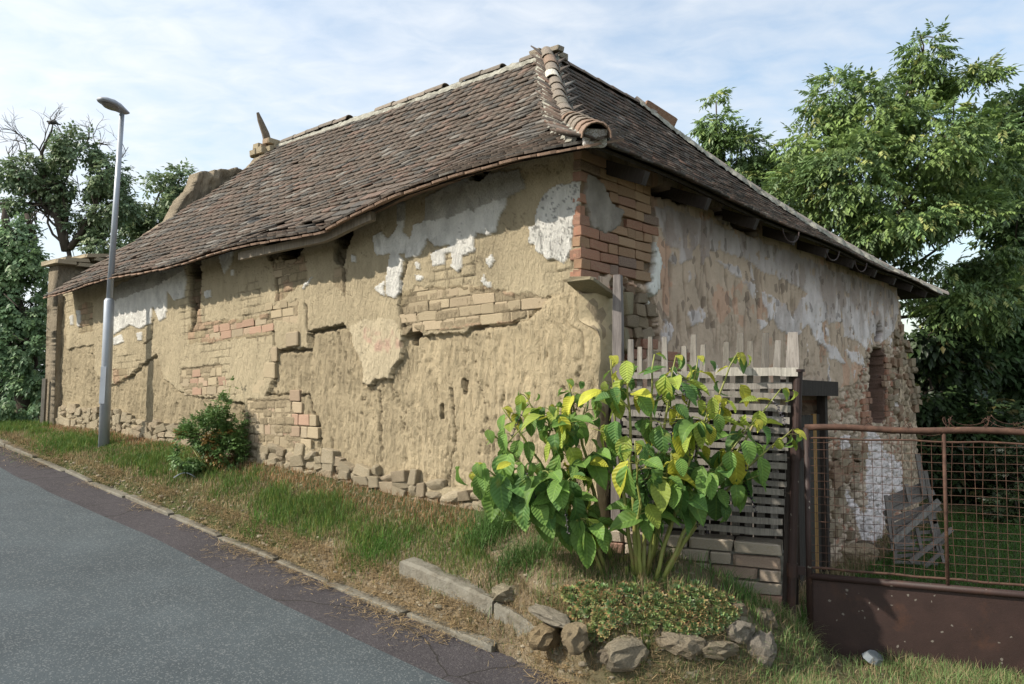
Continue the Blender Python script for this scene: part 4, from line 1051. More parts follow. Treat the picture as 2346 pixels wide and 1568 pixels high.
# half-round ridge and hip tiles bedded in lime
def halfround(name, seed):
    rr_ = random.Random(seed); v = []; n = 9
    for k, (y, r) in enumerate([(0, 1.02), (0.03, 1.05), (0.07, 1.0), (1.0, 0.90)]):
        for i in range(n):
            an = math.pi * i / (n - 1) * 1.06 - 0.03 * math.pi; v.append((math.cos(an) * r, y, math.sin(an) * r))
    for k, (y, r) in enumerate([(0, 0.88), (1.0, 0.78)]):
        for i in range(n):
            an = math.pi * i / (n - 1) * 1.06 - 0.03 * math.pi; v.append((math.cos(an) * r, y, math.sin(an) * r))
    f = []
    for k in range(3):
        for i in range(n - 1): f.append((k * n + i, k * n + i + 1, k * n + n + i + 1, k * n + n + i))
    for i in range(n - 1):
        f.append((i + 1, i, 4 * n + i, 4 * n + i + 1)); f.append((4 * n + i + 1, 4 * n + i, 5 * n + i, 5 * n + i + 1)); f.append((3 * n + i, 3 * n + i + 1, 5 * n + i + 1, 5 * n + i))
    me = bpy.data.meshes.new(name); me.from_pydata(v, [], f); me.polygons.foreach_set('use_smooth', [True] * len(f)); me.update(); return me
hme = halfround('hip_tile', 1); rme = halfround('ridge_tile', 2)
def hip_pt(q):
    a, z = roofL(-0.35 + 3.35 * q, q); return W(float(a), -0.35 + 3.35 * q, float(z))
rr = random.Random(5)
mort = MB()
for i in range(17):
    q0 = -0.008 + i * 0.0595; q1 = q0 + 0.069
    p, p1 = hip_pt(max(q0, -0.02)), hip_pt(min(q1, 1.0))
    y = (p1 - p); L = y.length; y.normalize()
    x = y.cross(ZZ).normalized(); z = x.cross(y)
    if z.z < 0: z = -z
    p = p + z * 0.035 + x * rr.uniform(-.015, .015)
    y2 = (y - z * 0.02).normalized(); z2 = x.cross(y2)
    if z2.z < 0: z2 = -z2
    r_ = 0.092 * rr.uniform(.93, 1.08)
    col_ = rr.choice([(0.24, 0.20, 0.16), (0.26, 0.18, 0.13), (0.22, 0.19, 0.15)]) if i > 1 else (0.28, 0.19, 0.14)
    if i in (13,): col_ = (0.6, 0.56, 0.48)
    link('hip_tile', hme, M['tile'], roofo, frame_mat(p + z * 0.02, x, y2, z2, r_, 0.42, r_ * .95), col_)
q_ = hip_pt(0.0); yv = (hip_pt(.08) - q_).normalized(); xv = yv.cross(ZZ).normalized()
link('mortar_plug', ST[3], M['mortar'], roofo, frame_mat(q_ + yv * .03 + ZZ * .045, xv, yv, xv.cross(yv), .066, .035, .055))
def ragged_bed(name, pts, w, hgt, seed, parent):
    """lumpy lime bedding under a row of ridge or hip tiles"""
    n = len(pts) * 6; P = []; m = 12; rr_ = np.random.default_rng(seed)
    tt = np.linspace(0, len(pts) - 1, n)
    for k, t_ in enumerate(tt):
        i = min(int(t_), len(pts) - 2); p = Vector(pts[i]).lerp(Vector(pts[i + 1]), t_ - i); d = (Vector(pts[i + 1]) - Vector(pts[i])).normalized()
        x = d.cross(ZZ).normalized()
        for j in range(m):
            f = j / (m - 1) * 2 - 1; ww = w * (0.75 + 0.6 * float(vnoise(t_ * 2.3, (f > 0) * 9.0, seed)))
            P.append(p + x * (f * ww) + ZZ * (hgt * (1 - f * f) ** 0.5 - abs(f) * ww * 0.42 + rr_.normal() * 0.008))
    me = mesh_np(name, np.array([tuple(p) for p in P]), quads=grid_quads(n, m))
    return link(name, me, M['mortar'], parent)
ragged_bed('mortar_bed', [hip_pt(max(0, q) ) + ZZ * 0.035 for q in np.linspace(0.03, 1, 34)], 0.14, 0.085, 3, roofo)
h = H_R; i = 0
while h < H_END - 0.1:
    L = 0.40; wob = 0.03 * math.sin(h * 1.9)
    p = W(A_R, h, RIDGE_Z + 0.02 + wob * .5 + rr.uniform(-.01, .01)); y = (VV3 + ZZ * rr.uniform(-.035, .035)).normalized(); x = UV3
    flat_ = 0.085
    if not (i in (1, 4, 9, 10)):
        link('ridge_tile', rme, M['tile'], roofo, frame_mat(p, x, y, ZZ, 0.10, 0.41, flat_), rr.choice([(0.20, 0.165, 0.135), (0.18, 0.155, 0.13), (0.25, 0.21, 0.17)]))
    h += L * 0.93; i += 1
a = A_R
while a < S_R2:
    p = W(a, H_R, RIDGE_Z + 0.0); link('ridge_tile', rme, M['tile'], roofo, frame_mat(p, VV3, (UV3 + ZZ * rr.uniform(-.03, .03)).normalized(), ZZ, 0.10, 0.41, 0.07), (0.22, 0.17, 0.14)); a += 0.38
ragged_bed('mortar_bed', [W(A_R, h_, RIDGE_Z - 0.03) for h_ in np.linspace(H_R, H_END, 18)], 0.12, 0.09, 4, roofo)
def farhip(q):
    a = S_E2 + (S_R2 - S_E2) * q; h, z = roofR(a, q); return W(a, float(h), float(z))
ragged_bed('mortar_bed', [farhip(q) + ZZ * 0.03 for q in np.linspace(0.02, 1, 30)], 0.13, 0.10, 6, roofo)
for i in range(19):
    q0 = i * 0.053
    if i in (15, 16, 17): continue
    p, p1 = farhip(q0), farhip(min(1, q0 + .06)); y = (p1 - p).normalized(); x = y.cross(ZZ).normalized(); z = x.cross(y); z = z if z.z > 0 else -z
    link('hip_tile', hme, M['tile'], roofo, frame_mat(p + z * .045, x, y, z, .095, .40, .075), (0.30, 0.26, 0.23))
# stones and a loose tile at the peak, a tile standing on edge on the far hip
for k, (a, h, z, sx, sy, sz) in enumerate([(3.62, 2.9, 5.93, .07, .12, .04), (3.85, 2.95, 5.95, .10, .06, .045), (3.6, 3.15, 5.96, .07, .09, .04)]):
    link('cap_stone', ST[k], M['stone'], roofo, frame_mat(W(a, h, z), UV3, VV3, ZZ, sx, sy, sz), (0.30, 0.27, 0.23))
p = farhip(0.93); y = (farhip(0.8) - farhip(0.93)).normalized()
link('loose_tile', SB[0], M['brick'], roofo, frame_mat(p + ZZ * 0.17, y, VV3, ZZ, 0.33, 0.03, 0.075), (0.22, 0.12, 0.08))
ab = MB(); ab.bar(W(0.9, 1.0, 2.75), W(0.9, 8.9, 2.75), 1.0, .03, side=ZZ); ab.bar(W(1.0, .8, 2.75), W(8.6, .8, 2.75), 1.0, .03, side=ZZ); ab.obj('attic_light_block', M['wood_dark'], house)  # unseen boards added inside the roof to block sky light at the eaves
# grey timber wall plate showing where the tiles have slipped, rafter ends, tie-beam ends
bm_ = MB(); pts = []
for h in np.linspace(1.9, 3.9, 16): pts.append((h, float(eaveL(h)) - 0.045))
for (h, z), (h2, z2) in zip(pts[:-1], pts[1:]): bm_.bar(W(-0.26, h - .002, z), W(-0.26, h2 + .002, z2), 0.075, 0.05, side=ZZ)
bm_.obj('wall_plate', M['wood_grey'], house, color=(0.20, 0.17, 0.13))
rb = MB(); rb.bar(Vector((0, 0, 0)), Vector((1, 0, 0)), 0.11, 0.09); rbm = rb.mesh('rafter_end')
for k in range(10):
    s_ = 0.35 + k * 1.0
    p = W(s_, 0.10, float(eaveR(s_)) + 0.10); y = (-VV3 * 1.0 - ZZ * 0.42).normalized(); x = UV3; z = y.cross(x)
    link('rafter_end', rbm, M['wood_dark'], house, frame_mat(p, y, x, z, 0.45, .75, .9))
for k in range(0):
    h = 0.5 + k * 1.02
    p = W(0.08, h, float(eaveL(h)) + 0.06); y = (-UV3 - ZZ * .35).normalized(); x = VV3; z = y.cross(x)
    link('rafter_end', rbm, M['wood_dark'], house, frame_mat(p, y, x, z, 0.36, 1, 1))
# gutter brackets, bent iron hooks under the far eave
for (u, v) in [(1812, 525), (1907, 570), (1972, 598)]:
    a, z = on_plane_h(u, v, -0.40); p = W(a, -0.40, z)
    m = MB(); m.tube([p + UV3 * (0.14 * math.cos(t_)) * 1.0 - VV3 * 0.03 * math.cos(t_) - ZZ * 0.13 * math.sin(t_) for t_ in np.linspace(0.1, math.pi - .1, 12)], 0.007, 6)
    m.obj('gutter_bracket', M['rust'], house)
# plank door behind the gate with its heavy lintel
def yard_door():
    s0, _ = on_plane_h(1750, 1100, 0.02); s1, _ = on_plane_h(1884, 1100, 0.02); zt = on_plane_h(1884, 905, 0.0)[1]
    s0 = s1 - 1.05
    d = MB(); d.bar(W(s1 - 0.05, -0.01, -0.8), W(s1 - 0.05, -0.01, zt), 0.09, 0.10, side=UV3); d.bar(W(s0 + .05, -0.01, -0.8), W(s0 + .05, -0.01, zt), 0.09, 0.10, side=UV3)
    d.obj('door_frame', M['wood_dark'], house)
    l = MB(); l.bar(W(s0 - .35, -0.07, zt + 0.10), W(s1 + 0.12, -0.07, zt + 0.07), 0.17, 0.16, side=ZZ); l.obj('lintel', M['wood_dark'], house)
    dr = MB(); dr.bar(W(s0 + .1, 0.075, 0.1), W(s1 - .1, 0.075, 0.1), 0.1, 0.03, side=ZZ); door = dr.obj('door', M['wood_dark'], house)
    k = 0; s = s0 + 0.1
    while s < s1 - 0.12:
        m = MB(); ztop = zt - 0.22 - random.uniform(0, .02); m.bar(W(s + .06, 0.02 + random.uniform(0, .01), -0.72), W(s + .06, 0.02, ztop), 0.118, 0.028, side=UV3)
        c = (0.05, 0.043, 0.036) if k != 5 else (0.30, 0.17, 0.06)
        m.obj('plank', M['wood_grey'], door, color=c); s += 0.124; k += 1
yard_door()

# ------------------------------------------------------------------ lattice fence on its brick plinth, gate, lamp and loose things
FD3 = Vector((FD[0], FD[1], 0)); FN3 = Vector((FN[0], FN[1], 0))
def on_f(u, v, off=0.0):                         # ray meets the fence plane (moved back by off) -> (distance to the right of the gate post, z)
    d = ray(u, v); s = (off + FP[0] * FN[0] + FP[1] * FN[1]) / (d[0] * FN[0] + d[1] * FN[1])
    x, y = d[0] * s, d[1] * s
    return (x - FP[0]) * FD[0] + (y - FP[1]) * FD[1], EYE + d[2] * s
def FW(r, off, z): return Vector((FP[0] + FD[0] * r + FN[0] * off, FP[1] + FD[1] * r + FN[1] * off, z))
WG = [(0.22, 0.20, 0.17), (0.27, 0.245, 0.21), (0.17, 0.155, 0.135), (0.24, 0.22, 0.195)]
lf = root('lattice_fence', FW(-0.55, 0, 0.5), 'grey weathered wooden lattice fence with uneven stakes behind the pokeweed', 'fence')
rr = random.Random(17)
def slat(u0, v0, u1, v1, hpx, off, name='slat', th_=0.018, par=lf, c=None):
    r0, z0 = on_f(u0, v0, off); r1, z1 = on_f(u1, v1, off); w = hpx / FPX * 4.9
    m = MB(); a, b = FW(r0, off, z0), FW(r1, off, z1); n = 7; d = (b - a)
    up = ZZ if abs(d.z) < d.length * .6 else FD3
    P = [a + d * (i / n) + up * rr.gauss(0, .0018) for i in range(n + 1)]
    for i, p in enumerate(P):
        ww = w / 2 * (1 + rr.gauss(0, .03)) * (0.8 if i in (0,) else 1)
        m.v += [tuple(p + up * ww - FN3 * th_ / 2), tuple(p - up * ww - FN3 * th_ / 2), tuple(p - up * ww + FN3 * th_ / 2), tuple(p + up * ww + FN3 * th_ / 2)]
    for i in range(n):
        for k in range(4): m.f.append((i * 4 + k, i * 4 + (k + 1) % 4, i * 4 + 4 + (k + 1) % 4, i * 4 + 4 + k))
    m.f += [(3, 2, 1, 0), (n * 4, n * 4 + 1, n * 4 + 2, n * 4 + 3)]
    c = c or rr.choice(WG); f = rr.uniform(.8, 1.2)
    o = m.obj(name, M['wood_grey'], par, color=tuple(q * f for q in c)); return o
# stakes standing up behind the top rail: (x top, y top, x foot, width)
for (ut, vt, ub, w) in [(1446, 778, 1440, 15), (1466, 795, 1462, 12), (1490, 772, 1486, 12), (1522, 772, 1530, 14), (1567, 793, 1570, 13), (1589, 767, 1583, 15), (1610, 790, 1608, 13),
                        (1665, 784, 1657, 15), (1697, 763, 1685, 17), (1720, 782, 1714, 14), (1755, 763, 1742, 17), (1782, 780, 1774, 15)]:
    slat(ut, vt, ub, 1225, w, 0.035, 'stake', 0.02)
slat(1818, 762, 1812, 1240, 26, 0.06, 'post', 0.06, c=(0.30, 0.27, 0.24))
slat(1416, 631, 1412, 1210, 22, 0.10, 'post', 0.07, c=(0.17, 0.15, 0.14))
slat(1640, 852, 1828, 852, 19, -0.02, 'rail', 0.03, c=(0.42, 0.39, 0.34))
slat(1420, 862, 1642, 858, 15, 0.0, 'rail', 0.025)
slat(1600, 886, 1815, 884, 14, 0.01, 'slat')
k = 0; v = 912
vv = [905, 930, 957, 982, 1003, 1022, 1040, 1062, 1082, 1103, 1122, 1143, 1162, 1186, 1208]
for v in vv:
    dl = (v - 870) * 0.02
    slat(1425 + rr.uniform(-4, 4), v - dl - 10 + (v - 870) * .0, 1812 - (v - 880) * 0.055 + rr.uniform(-3, 3), v + dl + rr.uniform(-3, 3) + 4, 13.5 + rr.uniform(-2, 2), -0.01 + rr.uniform(-.008, .008), 'slat')
    if v < 1000: slat(1425, v + 6 - dl, 1610 + rr.uniform(-20, 20), v + 8, 10, 0.012, 'slat')
bp_ = root('shade_backing', FW(-0.5, .16, .5), 'added dark boards standing in for shade close behind the lattice fence', 'boards')  # added so the lattice gaps look dark, in place of yard shade
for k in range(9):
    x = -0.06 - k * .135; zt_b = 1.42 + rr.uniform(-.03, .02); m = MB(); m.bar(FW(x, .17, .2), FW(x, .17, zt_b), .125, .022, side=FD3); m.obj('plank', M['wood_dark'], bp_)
# brick plinth
pl = root('brick_plinth', FW(-0.5, 0, 0.25), 'low worn brick plinth wall under the lattice fence', 'wall')
pl_top = [(-1.15, 0.60), (0.0, 0.49)]
zt_ = on_f(1790, 1246)[1]; zt0 = on_f(1545, 1216)[1]
core = MB(); core.box(FW(-0.56, 0.10, (zt_ + 0.0) / 2 - 0.02), FD3, 0.50, FN3, 0.075, ZZ, (zt_) / 2 - 0.05); core.obj('mortar_core', M['mortar'], pl)
course = 0.078; z = zt_ - course / 2; k = 0
while z > -0.1:
    x = -0.085 - (0.0 if k % 2 == 0 else 0.0)
    j = 0
    while x > -1.08:
        L = (0.145 if (k + j) % 3 == 2 else 0.285) * rr.uniform(.93, 1.04)
        sag = 0.035 * (x + 0.1) * -1 * 0.35
        c = rr.choice([(0.42, 0.34, 0.27), (0.45, 0.39, 0.31), (0.38, 0.28, 0.22), (0.46, 0.40, 0.32), (0.38, 0.22, 0.17)]); f = rr.uniform(.85, 1.12)
        an = rr.uniform(-.02, .02)
        link('brick', SB[rr.randrange(6)], M['brick'], pl, frame_mat(FW(x - L / 2, 0.075 + rr.uniform(-.008, .008), z + sag + rr.uniform(-.003, .003)), (FD3 + ZZ * an).normalized(), FN3, ZZ, L / 2 - .006, 0.10, course / 2 - .005), tuple(q * f for q in c))
        x -= L; j += 1
    z -= course; k += 1
# gate post and leaf
gp = root('gate_post', FW(0.0, 0, 0.0), 'dark rusty steel tube gate post beside the lattice fence', 'post')
m = MB(); a = FW(*(lambda q: (q[0], 0.0, q[1]))(on_f(1829, 848))); b = FW(0.0, 0, -0.1)
a0 = FW(on_f(1829, 848)[0], 0, on_f(1829, 848)[1]); b0 = FW(on_f(1803, 1430)[0] + 0.012, 0, -0.08)
m.tube([b0, a0], 0.027, 12); m.obj('tube', M['rust'], gp, smooth=False)
m = MB(); m.tube([a0 - ZZ * 0.012, a0 + ZZ * 0.004], 0.038, 12); m.obj('cap', M['rust'], gp)
for zz in (0.45, 1.15):
    m = MB(); pp = b0.lerp(a0, (zz + .08) / (a0.z + .08)); m.tube([pp - ZZ * .04, pp + ZZ * .04], 0.034, 10); m.bar(pp + FD3 * 0.02 - FN3 * .0, pp + FD3 * 0.075, 0.05, 0.012, side=ZZ); m.obj('hinge', M['rust'], gp)
m = MB(); m.bar(b0 - FD3 * 0.035 + FN3 * .03, a0 - FD3 * 0.035 + FN3 * .03, 0.035, 0.035, side=FD3); m.obj('angle_iron', M['wood_dark'], gp)
g_ = root('yard_gate', FW(1.0, 0, 0.0), 'rust brown steel gate with welded wire mesh above a sheet metal panel', 'gate')
GL = on_f(1850, 1100)[0]; GR = 2.35
ztop = on_f(1850, 980)[1]; zr2 = on_f(1850, 1004)[1]; zlow = on_f(1850, 1300)[1]; zpan = on_f(1850, 1320)[1]; zbot = -0.07
m = MB(); n = 24
m.tube([FW(GL - .01 + (GR - GL) * i / n, 0, ztop + 0.006 * math.sin(i * .8)) for i in range(n + 1)], 0.019, 8); m.obj('top_rail', M['rustbar'], g_, smooth=True)
m = MB(); m.tube([FW(GL, 0, zbot), FW(GL, 0, ztop)], 0.019, 8); m.obj('stile', M['rust'], g_, smooth=True)
m = MB(); m.tube([FW(GR, 0, zbot), FW(GR, 0, ztop)], 0.019, 8); m.obj('stile', M['rust'], g_, smooth=True)
m = MB(); m.tube([FW(GL, 0.0, zpan), FW(GR, 0.0, zpan)], 0.021, 8); m.obj('middle_rail', M['rust'], g_, smooth=True)
m = MB(); m.tube([FW(GL + (GR - GL) * i / 20, 0.0, zr2 + 0.004 * math.sin(i * 1.7)) for i in range(21)], 0.006, 6); m.obj('mesh_bar', M['rustbar'], g_)
m = MB(); m.tube([FW(GL + (GR - GL) * i / 20, 0.0, zlow + 0.003 * math.sin(i * 2.1)) for i in range(21)], 0.0075, 6); m.obj('mesh_bar', M['rustbar'], g_)
ru = on_f(2167, 1150)[0]
m = MB(); m.tube([FW(ru, 0.0, zpan), FW(ru, 0.0, ztop)], 0.011, 6); m.obj('middle_upright', M['rustbar'], g_, smooth=True)
# panel: thin steel sheet, slightly dented
nx, nz2 = 60, 24; A_, B_ = np.meshgrid(np.linspace(GL + .015, GR - .01, nx), np.linspace(zbot, zpan - .012, nz2))
off = 0.004 + 0.010 * (fbm(A_ * 2.2, B_ * 2.2, 71) - .5)
P1 = np.stack([FP[0] + FD[0] * A_ + FN[0] * off, FP[1] + FD[1] * A_ + FN[1] * off, B_], -1).reshape(-1, 3); P2 = P1 + np.array([FN[0], FN[1], 0]) * .004
q = grid_quads(nz2, nx)
link('panel', mesh_np('panel', np.concatenate([P1, P2]), quads=np.concatenate([q, q[:, ::-1] + len(P1)]), smooth=True), M['rust'], g_)
x = GL + 0.045; i = 0
while x < GR - .02:
    m = MB(); bend = 0.012 * rr.gauss(0, 1) * (1.6 if x > 1.3 else .5); ph = rr.uniform(0, 6)
    m.tube([FW(x + bend * math.sin(math.pi * k / 8), 0.008 * math.sin(ph + k), zlow + (zr2 - zlow) * k / 8) for k in range(9)], 0.0016, 5); m.obj('wire', M['rustbar'], g_)
    x += 0.052; i += 1
z = zlow + 0.045
while z < zr2 - .02:
    m = MB(); ph = rr.uniform(0, 6); am = 0.004
    m.tube([FW(GL + (GR - GL) * k / 24, -0.004, z + am * math.sin(ph + k * .7)) for k in range(25)], 0.0016, 5); m.obj('wire', M['rustbar'], g_)
    z += 0.047
# tangled barbed wire along the top of the gate
bw = root('barbed_wire', FW(1.0, 0.03, ztop + .03), 'loose tangled rusty barbed wire running along the gate top', 'wire')
rr = random.Random(8)
for s_ in range(3):
    pts = []; x = GL + 0.15 + s_ * .2; ph = rr.uniform(0, 6); rad = rr.uniform(.03, .055)
    while x < GR:
        ph += 0.5; pts.append(FW(x + rad * 0.9 * math.cos(ph), 0.02 + rad * .6 * math.sin(ph * .7), ztop + 0.02 + rad * .75 * math.sin(ph) + .02 * math.sin(x * 5 + s_) + (0.03 if x > .8 else 0))); x += 0.016
    m = MB(); m.tube(pts, 0.0019, 4)
    for k in range(6, len(pts), 9):
        p = pts[k]; m.bar(p - Vector((.012, 0, .012)), p + Vector((.012, 0, .012)), .002, .002); m.bar(p - Vector((-.012, 0, .01)), p + Vector((-.012, 0, .01)), .002, .002)
    m.obj('strand', M['rustbar'], bw)

# ------------------------------------------------------------------ street lamp
hp = hit(237, 1024); base = Vector((hp.x, hp.y, hp.z))
lamp = root('street_lamp', base, 'grey steel street lamp with one flat head standing on the grass', 'street lamp')
topP = at(279, 262, base.y); stepP = at(250, 690, base.y)
m = MB(); m.tube([base - ZZ * .15, base.lerp(stepP, 1.0), stepP + (stepP - base).normalized() * .03], [0.062, 0.057, 0.04], 20); m.obj('lower_pole', M['zinc'], lamp, smooth=True)
m = MB(); m.tube([stepP - ZZ * .02, topP], [0.037, 0.029], 16); m.obj('upper_pole', M['zinc'], lamp, smooth=True)
dP = base.lerp(stepP, 0.42); m = MB(); m.bar(dP + Vector((-.012, -.0585, -.22)), dP + Vector((.0, -.0575, .22)), 0.065, 0.014, side=Vector((1, 0, 0))); m.obj('inspection_door', M['zinc'], lamp)
hd = (at(228, 258, base.y - .35) - topP); hd.z = 0; hd.normalize(); hs_ = Vector((-hd.y, hd.x, 0))
def lamp_head():
    m = MB(); secs = [(-.07, .055, .03, .035), (0.0, .065, .055, .05), (.08, .085, .075, .055), (.2, .10, .075, .05), (.3, .085, .055, .04), (.36, .05, .03, .02)]
    n = 14; up = (ZZ + hd * -.06).normalized()
    for (d, w, t_, b_) in secs:
        c = topP + hd * d + ZZ * (0.035 + d * .06)
        for k in range(n):
            an = 2 * math.pi * k / n; s = math.sin(an); m.v.append(tuple(c + hs_ * (w * math.cos(an)) + up * (s * (t_ if s > 0 else b_ * .35))))
    for i in range(len(secs) - 1):
        for k in range(n): m.f.append((i * n + k, i * n + (k + 1) % n, i * n + n + (k + 1) % n, i * n + n + k))
    m.f.append(tuple(range(n))[::-1]); m.f.append(tuple((len(secs) - 1) * n + k for k in range(n)))
    return m.obj('lamp_head', M['lampgrey'], lamp, smooth=True)
lamp_head()
m = MB(); c = topP + hd * .19 + ZZ * .035; n = 14
for k in range(n): an = 2 * math.pi * k / n; m.v.append(tuple(c + hd * (.14 * math.cos(an)) + hs_ * (.075 * math.sin(an)) + ZZ * .0))
for k in range(n): an = 2 * math.pi * k / n; m.v.append(tuple(c + hd * (.10 * math.cos(an)) + hs_ * (.05 * math.sin(an)) - ZZ * .03))
for k in range(n): m.f.append((k, (k + 1) % n, n + (k + 1) % n, n + k))
m.f.append(tuple(n + k for k in range(n))[::-1]); m.obj('lens', M['lampglass'], lamp)

# ------------------------------------------------------------------ rocks round the bed, concrete ledge, loose stones
def rock(u, v, sx, sy, sz, seed, label, rot=0.0, tilt=(0, 0), c=(0.33, 0.31, 0.25), sink=0.25, grp=None, boxy=.5, name='rock', y=None, cat='stone'):
    p = hit(u, v) if y is None else at(u, v, y)
    me = rock_mesh('rock', seed + 300, 3)
    for vv_ in me.vertices: vv_.co += Vector([(float(vnoise(vv_.co.x * 4 + i, vv_.co.y * 4 + vv_.co.z * 3, seed)) - .5) * .34 for i in range(3)])
    o = bpy.data.objects.new(name, me); me.materials.append(M['stone']); COL.objects.link(o)
    o.location = p + ZZ * sz * ((1 - 2 * sink) * 0.5 - (.42 if p.y < 6 else 0)); o.rotation_euler = (tilt[0], tilt[1], rot); o.scale = (sx * ((.70 if p.y < 6 else 1)), sy * (.7 if p.y < 6 else 1), sz * (.72 if p.y < 6 else 1)); o.color = (c[0] * .86, c[1] * .78, c[2] * .68, 1)
    tag(o, label, cat, grp); return o
rock(1432, 1492, .155, .11, .105, 1, 'wedge shaped grey boulder under the houseleeks at the grass edge', .2, (0, -.15), (0.36, 0.34, 0.28))
rock(1400, 1500, .09, .08, .05, 2, 'small stone tucked left under the wedge boulder', .6, c=(0.26, 0.24, 0.2))
rock(1560, 1478, .17, .10, .075, 3, 'long flat mica stone right of the wedge boulder', -.25, (.1, .1), (0.35, 0.32, 0.26))
rock(1640, 1485, .15, .09, .06, 4, 'low flat stone half under grass beside the bed', -.1, c=(0.33, 0.31, 0.25))
rock(1692, 1442, .11, .09, .085, 5, 'smooth leaning grey stone at the right of the houseleeks', .4, (0, .35), (0.34, 0.33, 0.30))
rock(1752, 1418, .095, .09, .10, 6, 'round lichen spotted stone below the plinth corner', .1, c=(0.25, 0.23, 0.19))
rock(1750, 1490, .13, .09, .14, 7, 'upright broken grey slab at the foot of the gate post', .8, (.1, .1), (0.30, 0.29, 0.27))
rock(1690, 1395, .07, .06, .05, 8, 'small brown stone above the leaning stone', .3, c=(0.28, 0.25, 0.2))
rock(1165, 1352, .16, .12, .07, 9, 'pale flat stone with dry roots at the left end of the bed', .3, (0, .1), (0.42, 0.40, 0.32))
rock(1265, 1412, .20, .085, .05, 10, 'long tilted grey slab edging the flower bed', -.62, (0, .22), (0.36, 0.35, 0.31), y=4.42)
rock(1320, 1462, .10, .09, .11, 11, 'rough buff block under the tilted slab', .2, c=(0.38, 0.33, 0.24), sink=.1, y=4.24)
rock(1245, 1455, .13, .10, .09, 18, 'buff earthen block left of the rough block', .2, c=(0.36, 0.30, 0.2), sink=.2, y=4.42)
rock(1146, 1532, .028, .026, .022, 12, 'small loose pebble lying on the asphalt edge', .2, c=(0.40, 0.37, 0.27), sink=.1, name='pebble')
rock(1950, 1280, .34, .22, .16, 13, 'sunlit pale boulder against the yard wall', .3, c=(0.42, 0.36, 0.28))
rock(1915, 1262, .20, .18, .20, 14, 'dark grey boulder beside the plank door', .5, c=(0.2, 0.18, 0.15))
rock(1998, 1268, .3, .10, .10, 15, 'flat dark slab leaning over the yard boulder', .4, (0, .3), (0.16, 0.14, 0.12))
rock(580, 1302, .03, .03, .022, 16, 'small ochre stone in the dry litter by the kerb', .1, c=(0.42, 0.3, 0.13), name='pebble')
rock(1240, 1290, .05, .05, .03, 17, 'flat stone fragment under the pokeweed', .1, c=(0.34, 0.31, 0.24))
# concrete ledge running into the bank
A0, A1, A2 = at(918, 1284, 5.45), at(1128, 1376, 4.86), at(1290, 1490, 4.40)
ld = root('concrete_ledge', A0, 'worn concrete edging wall at the left end of the flower bed', 'ledge')
def ledge(p, q, h, w, seed, name, c):
    n = 22; m = MB(); rr_ = random.Random(seed)
    d = (q - p); dn = Vector((d.x, d.y, 0)).normalized(); s = Vector((-dn.y, dn.x, 0));
    if s.y < 0: s = -s
    for i in range(n + 1):
        c_ = p + d * (i / n)
        jt = [(float(vnoise(i * .35 + k_ * 7, seed * 3.0, 5)) - .5) * .02 + rr_.gauss(0, .002) for k_ in range(6)]
        m.v += [tuple(c_ - s * (.008 + jt[0]) - ZZ * h), tuple(c_ - s * (0.0 + jt[1]) + ZZ * (-.012 + jt[2])), tuple(c_ + s * .02 + ZZ * (.002 + jt[3])), tuple(c_ + s * (w + jt[4]) + ZZ * jt[5]), tuple(c_ + s * w - ZZ * h)]
    for i in range(n):
        for k in range(4): m.f.append((i * 5 + k, i * 5 + k + 1, i * 5 + 6 + k, i * 5 + 5 + k))
    m.f.append((4, 3, 2, 1, 0)); m.f.append(tuple(n * 5 + k for k in range(5)))
    return m.obj(name, M['concrete'], ld)
ledge(A0, A1, .30, .13, 1, 'edging_block', None); ledge(A1 + (A2 - A1) * .03, A2, .32, .12, 2, 'edging_block', None)

# ------------------------------------------------------------------ wooden bits
def beam_thing(name, label, cat, a, b, w, d, color, mat='wood_grey', side=None):
    m = MB(); m.bar(a, b, w, d, side=side); m2 = m.mesh(name)
    o = bpy.data.objects.new(name, m2); m2.materials.append(M[mat]); COL.objects.link(o); o.color = (*color, 1); return tag(o, label, cat)
p0, p1 = at(618, 345, 14.2), at(590, 258, 14.0)
m = MB(); m.tube([p0 - ZZ * .5 + Vector((.16, 0, 0)), p0, p0.lerp(p1, .45) + Vector((.02, 0, 0)), p0.lerp(p1, .8), p1], [.085, .08, .07, .05, .025], 6)
me_ = m.mesh('broken_rafter'); o = bpy.data.objects.new('broken_rafter', me_); me_.materials.append(M['wood_grey']); COL.objects.link(o); o.color = (0.16, 0.13, 0.1, 1)
tag(o, 'broken roof timber sticking up past the left end of the ridge', 'timber')
ch = root('chimney_stump', at(620, 340, 13.9), 'crumbled stump of pale bricks at the left end of the roof ridge', 'chimney')
rr = random.Random(12)
for k in range(26):
    u = rr.uniform(588, 640); lim = 352 - (u - 585) * .35; v = rr.uniform(max(326, lim - 30 * (1 if u > 612 else .3)), lim + 8)
    p = at(u, v, 13.9 + rr.uniform(-.15, .15)); c = rr.choice([(0.34, 0.29, 0.2), (0.30, 0.26, 0.18), (0.28, 0.21, 0.15)])
    link('brick', SB[k % 6], M['brick'], ch, frame_mat(p, (UV3 + ZZ * rr.uniform(-.2, .2)).normalized(), VV3, ZZ, .13, .09, .05), c)
# coping slabs on the parapet end
cp = root('coping_slabs', at(150, 595, 11.6), 'flat coping slabs on the stub of wall at the left end of the house', 'coping')
for (u, v, sx, sz, an) in [(135, 604, .13, .035, 0), (158, 600, .17, .03, .05), (205, 590, .16, .028, .12), (182, 612, .12, .03, 0), (215, 600, .09, .03, -.1)]:
    hh = on_plane_h(u, v, 9.2); p = W(hh[0], 9.2, hh[1]); xa = UV3 * math.cos(an) + ZZ * math.sin(an)
    link('slab', SB[2], M['stone'], cp, frame_mat(p, xa, VV3, xa.cross(VV3) * -1, sx * 1.1, .30, sz), (0.36, 0.31, 0.22))
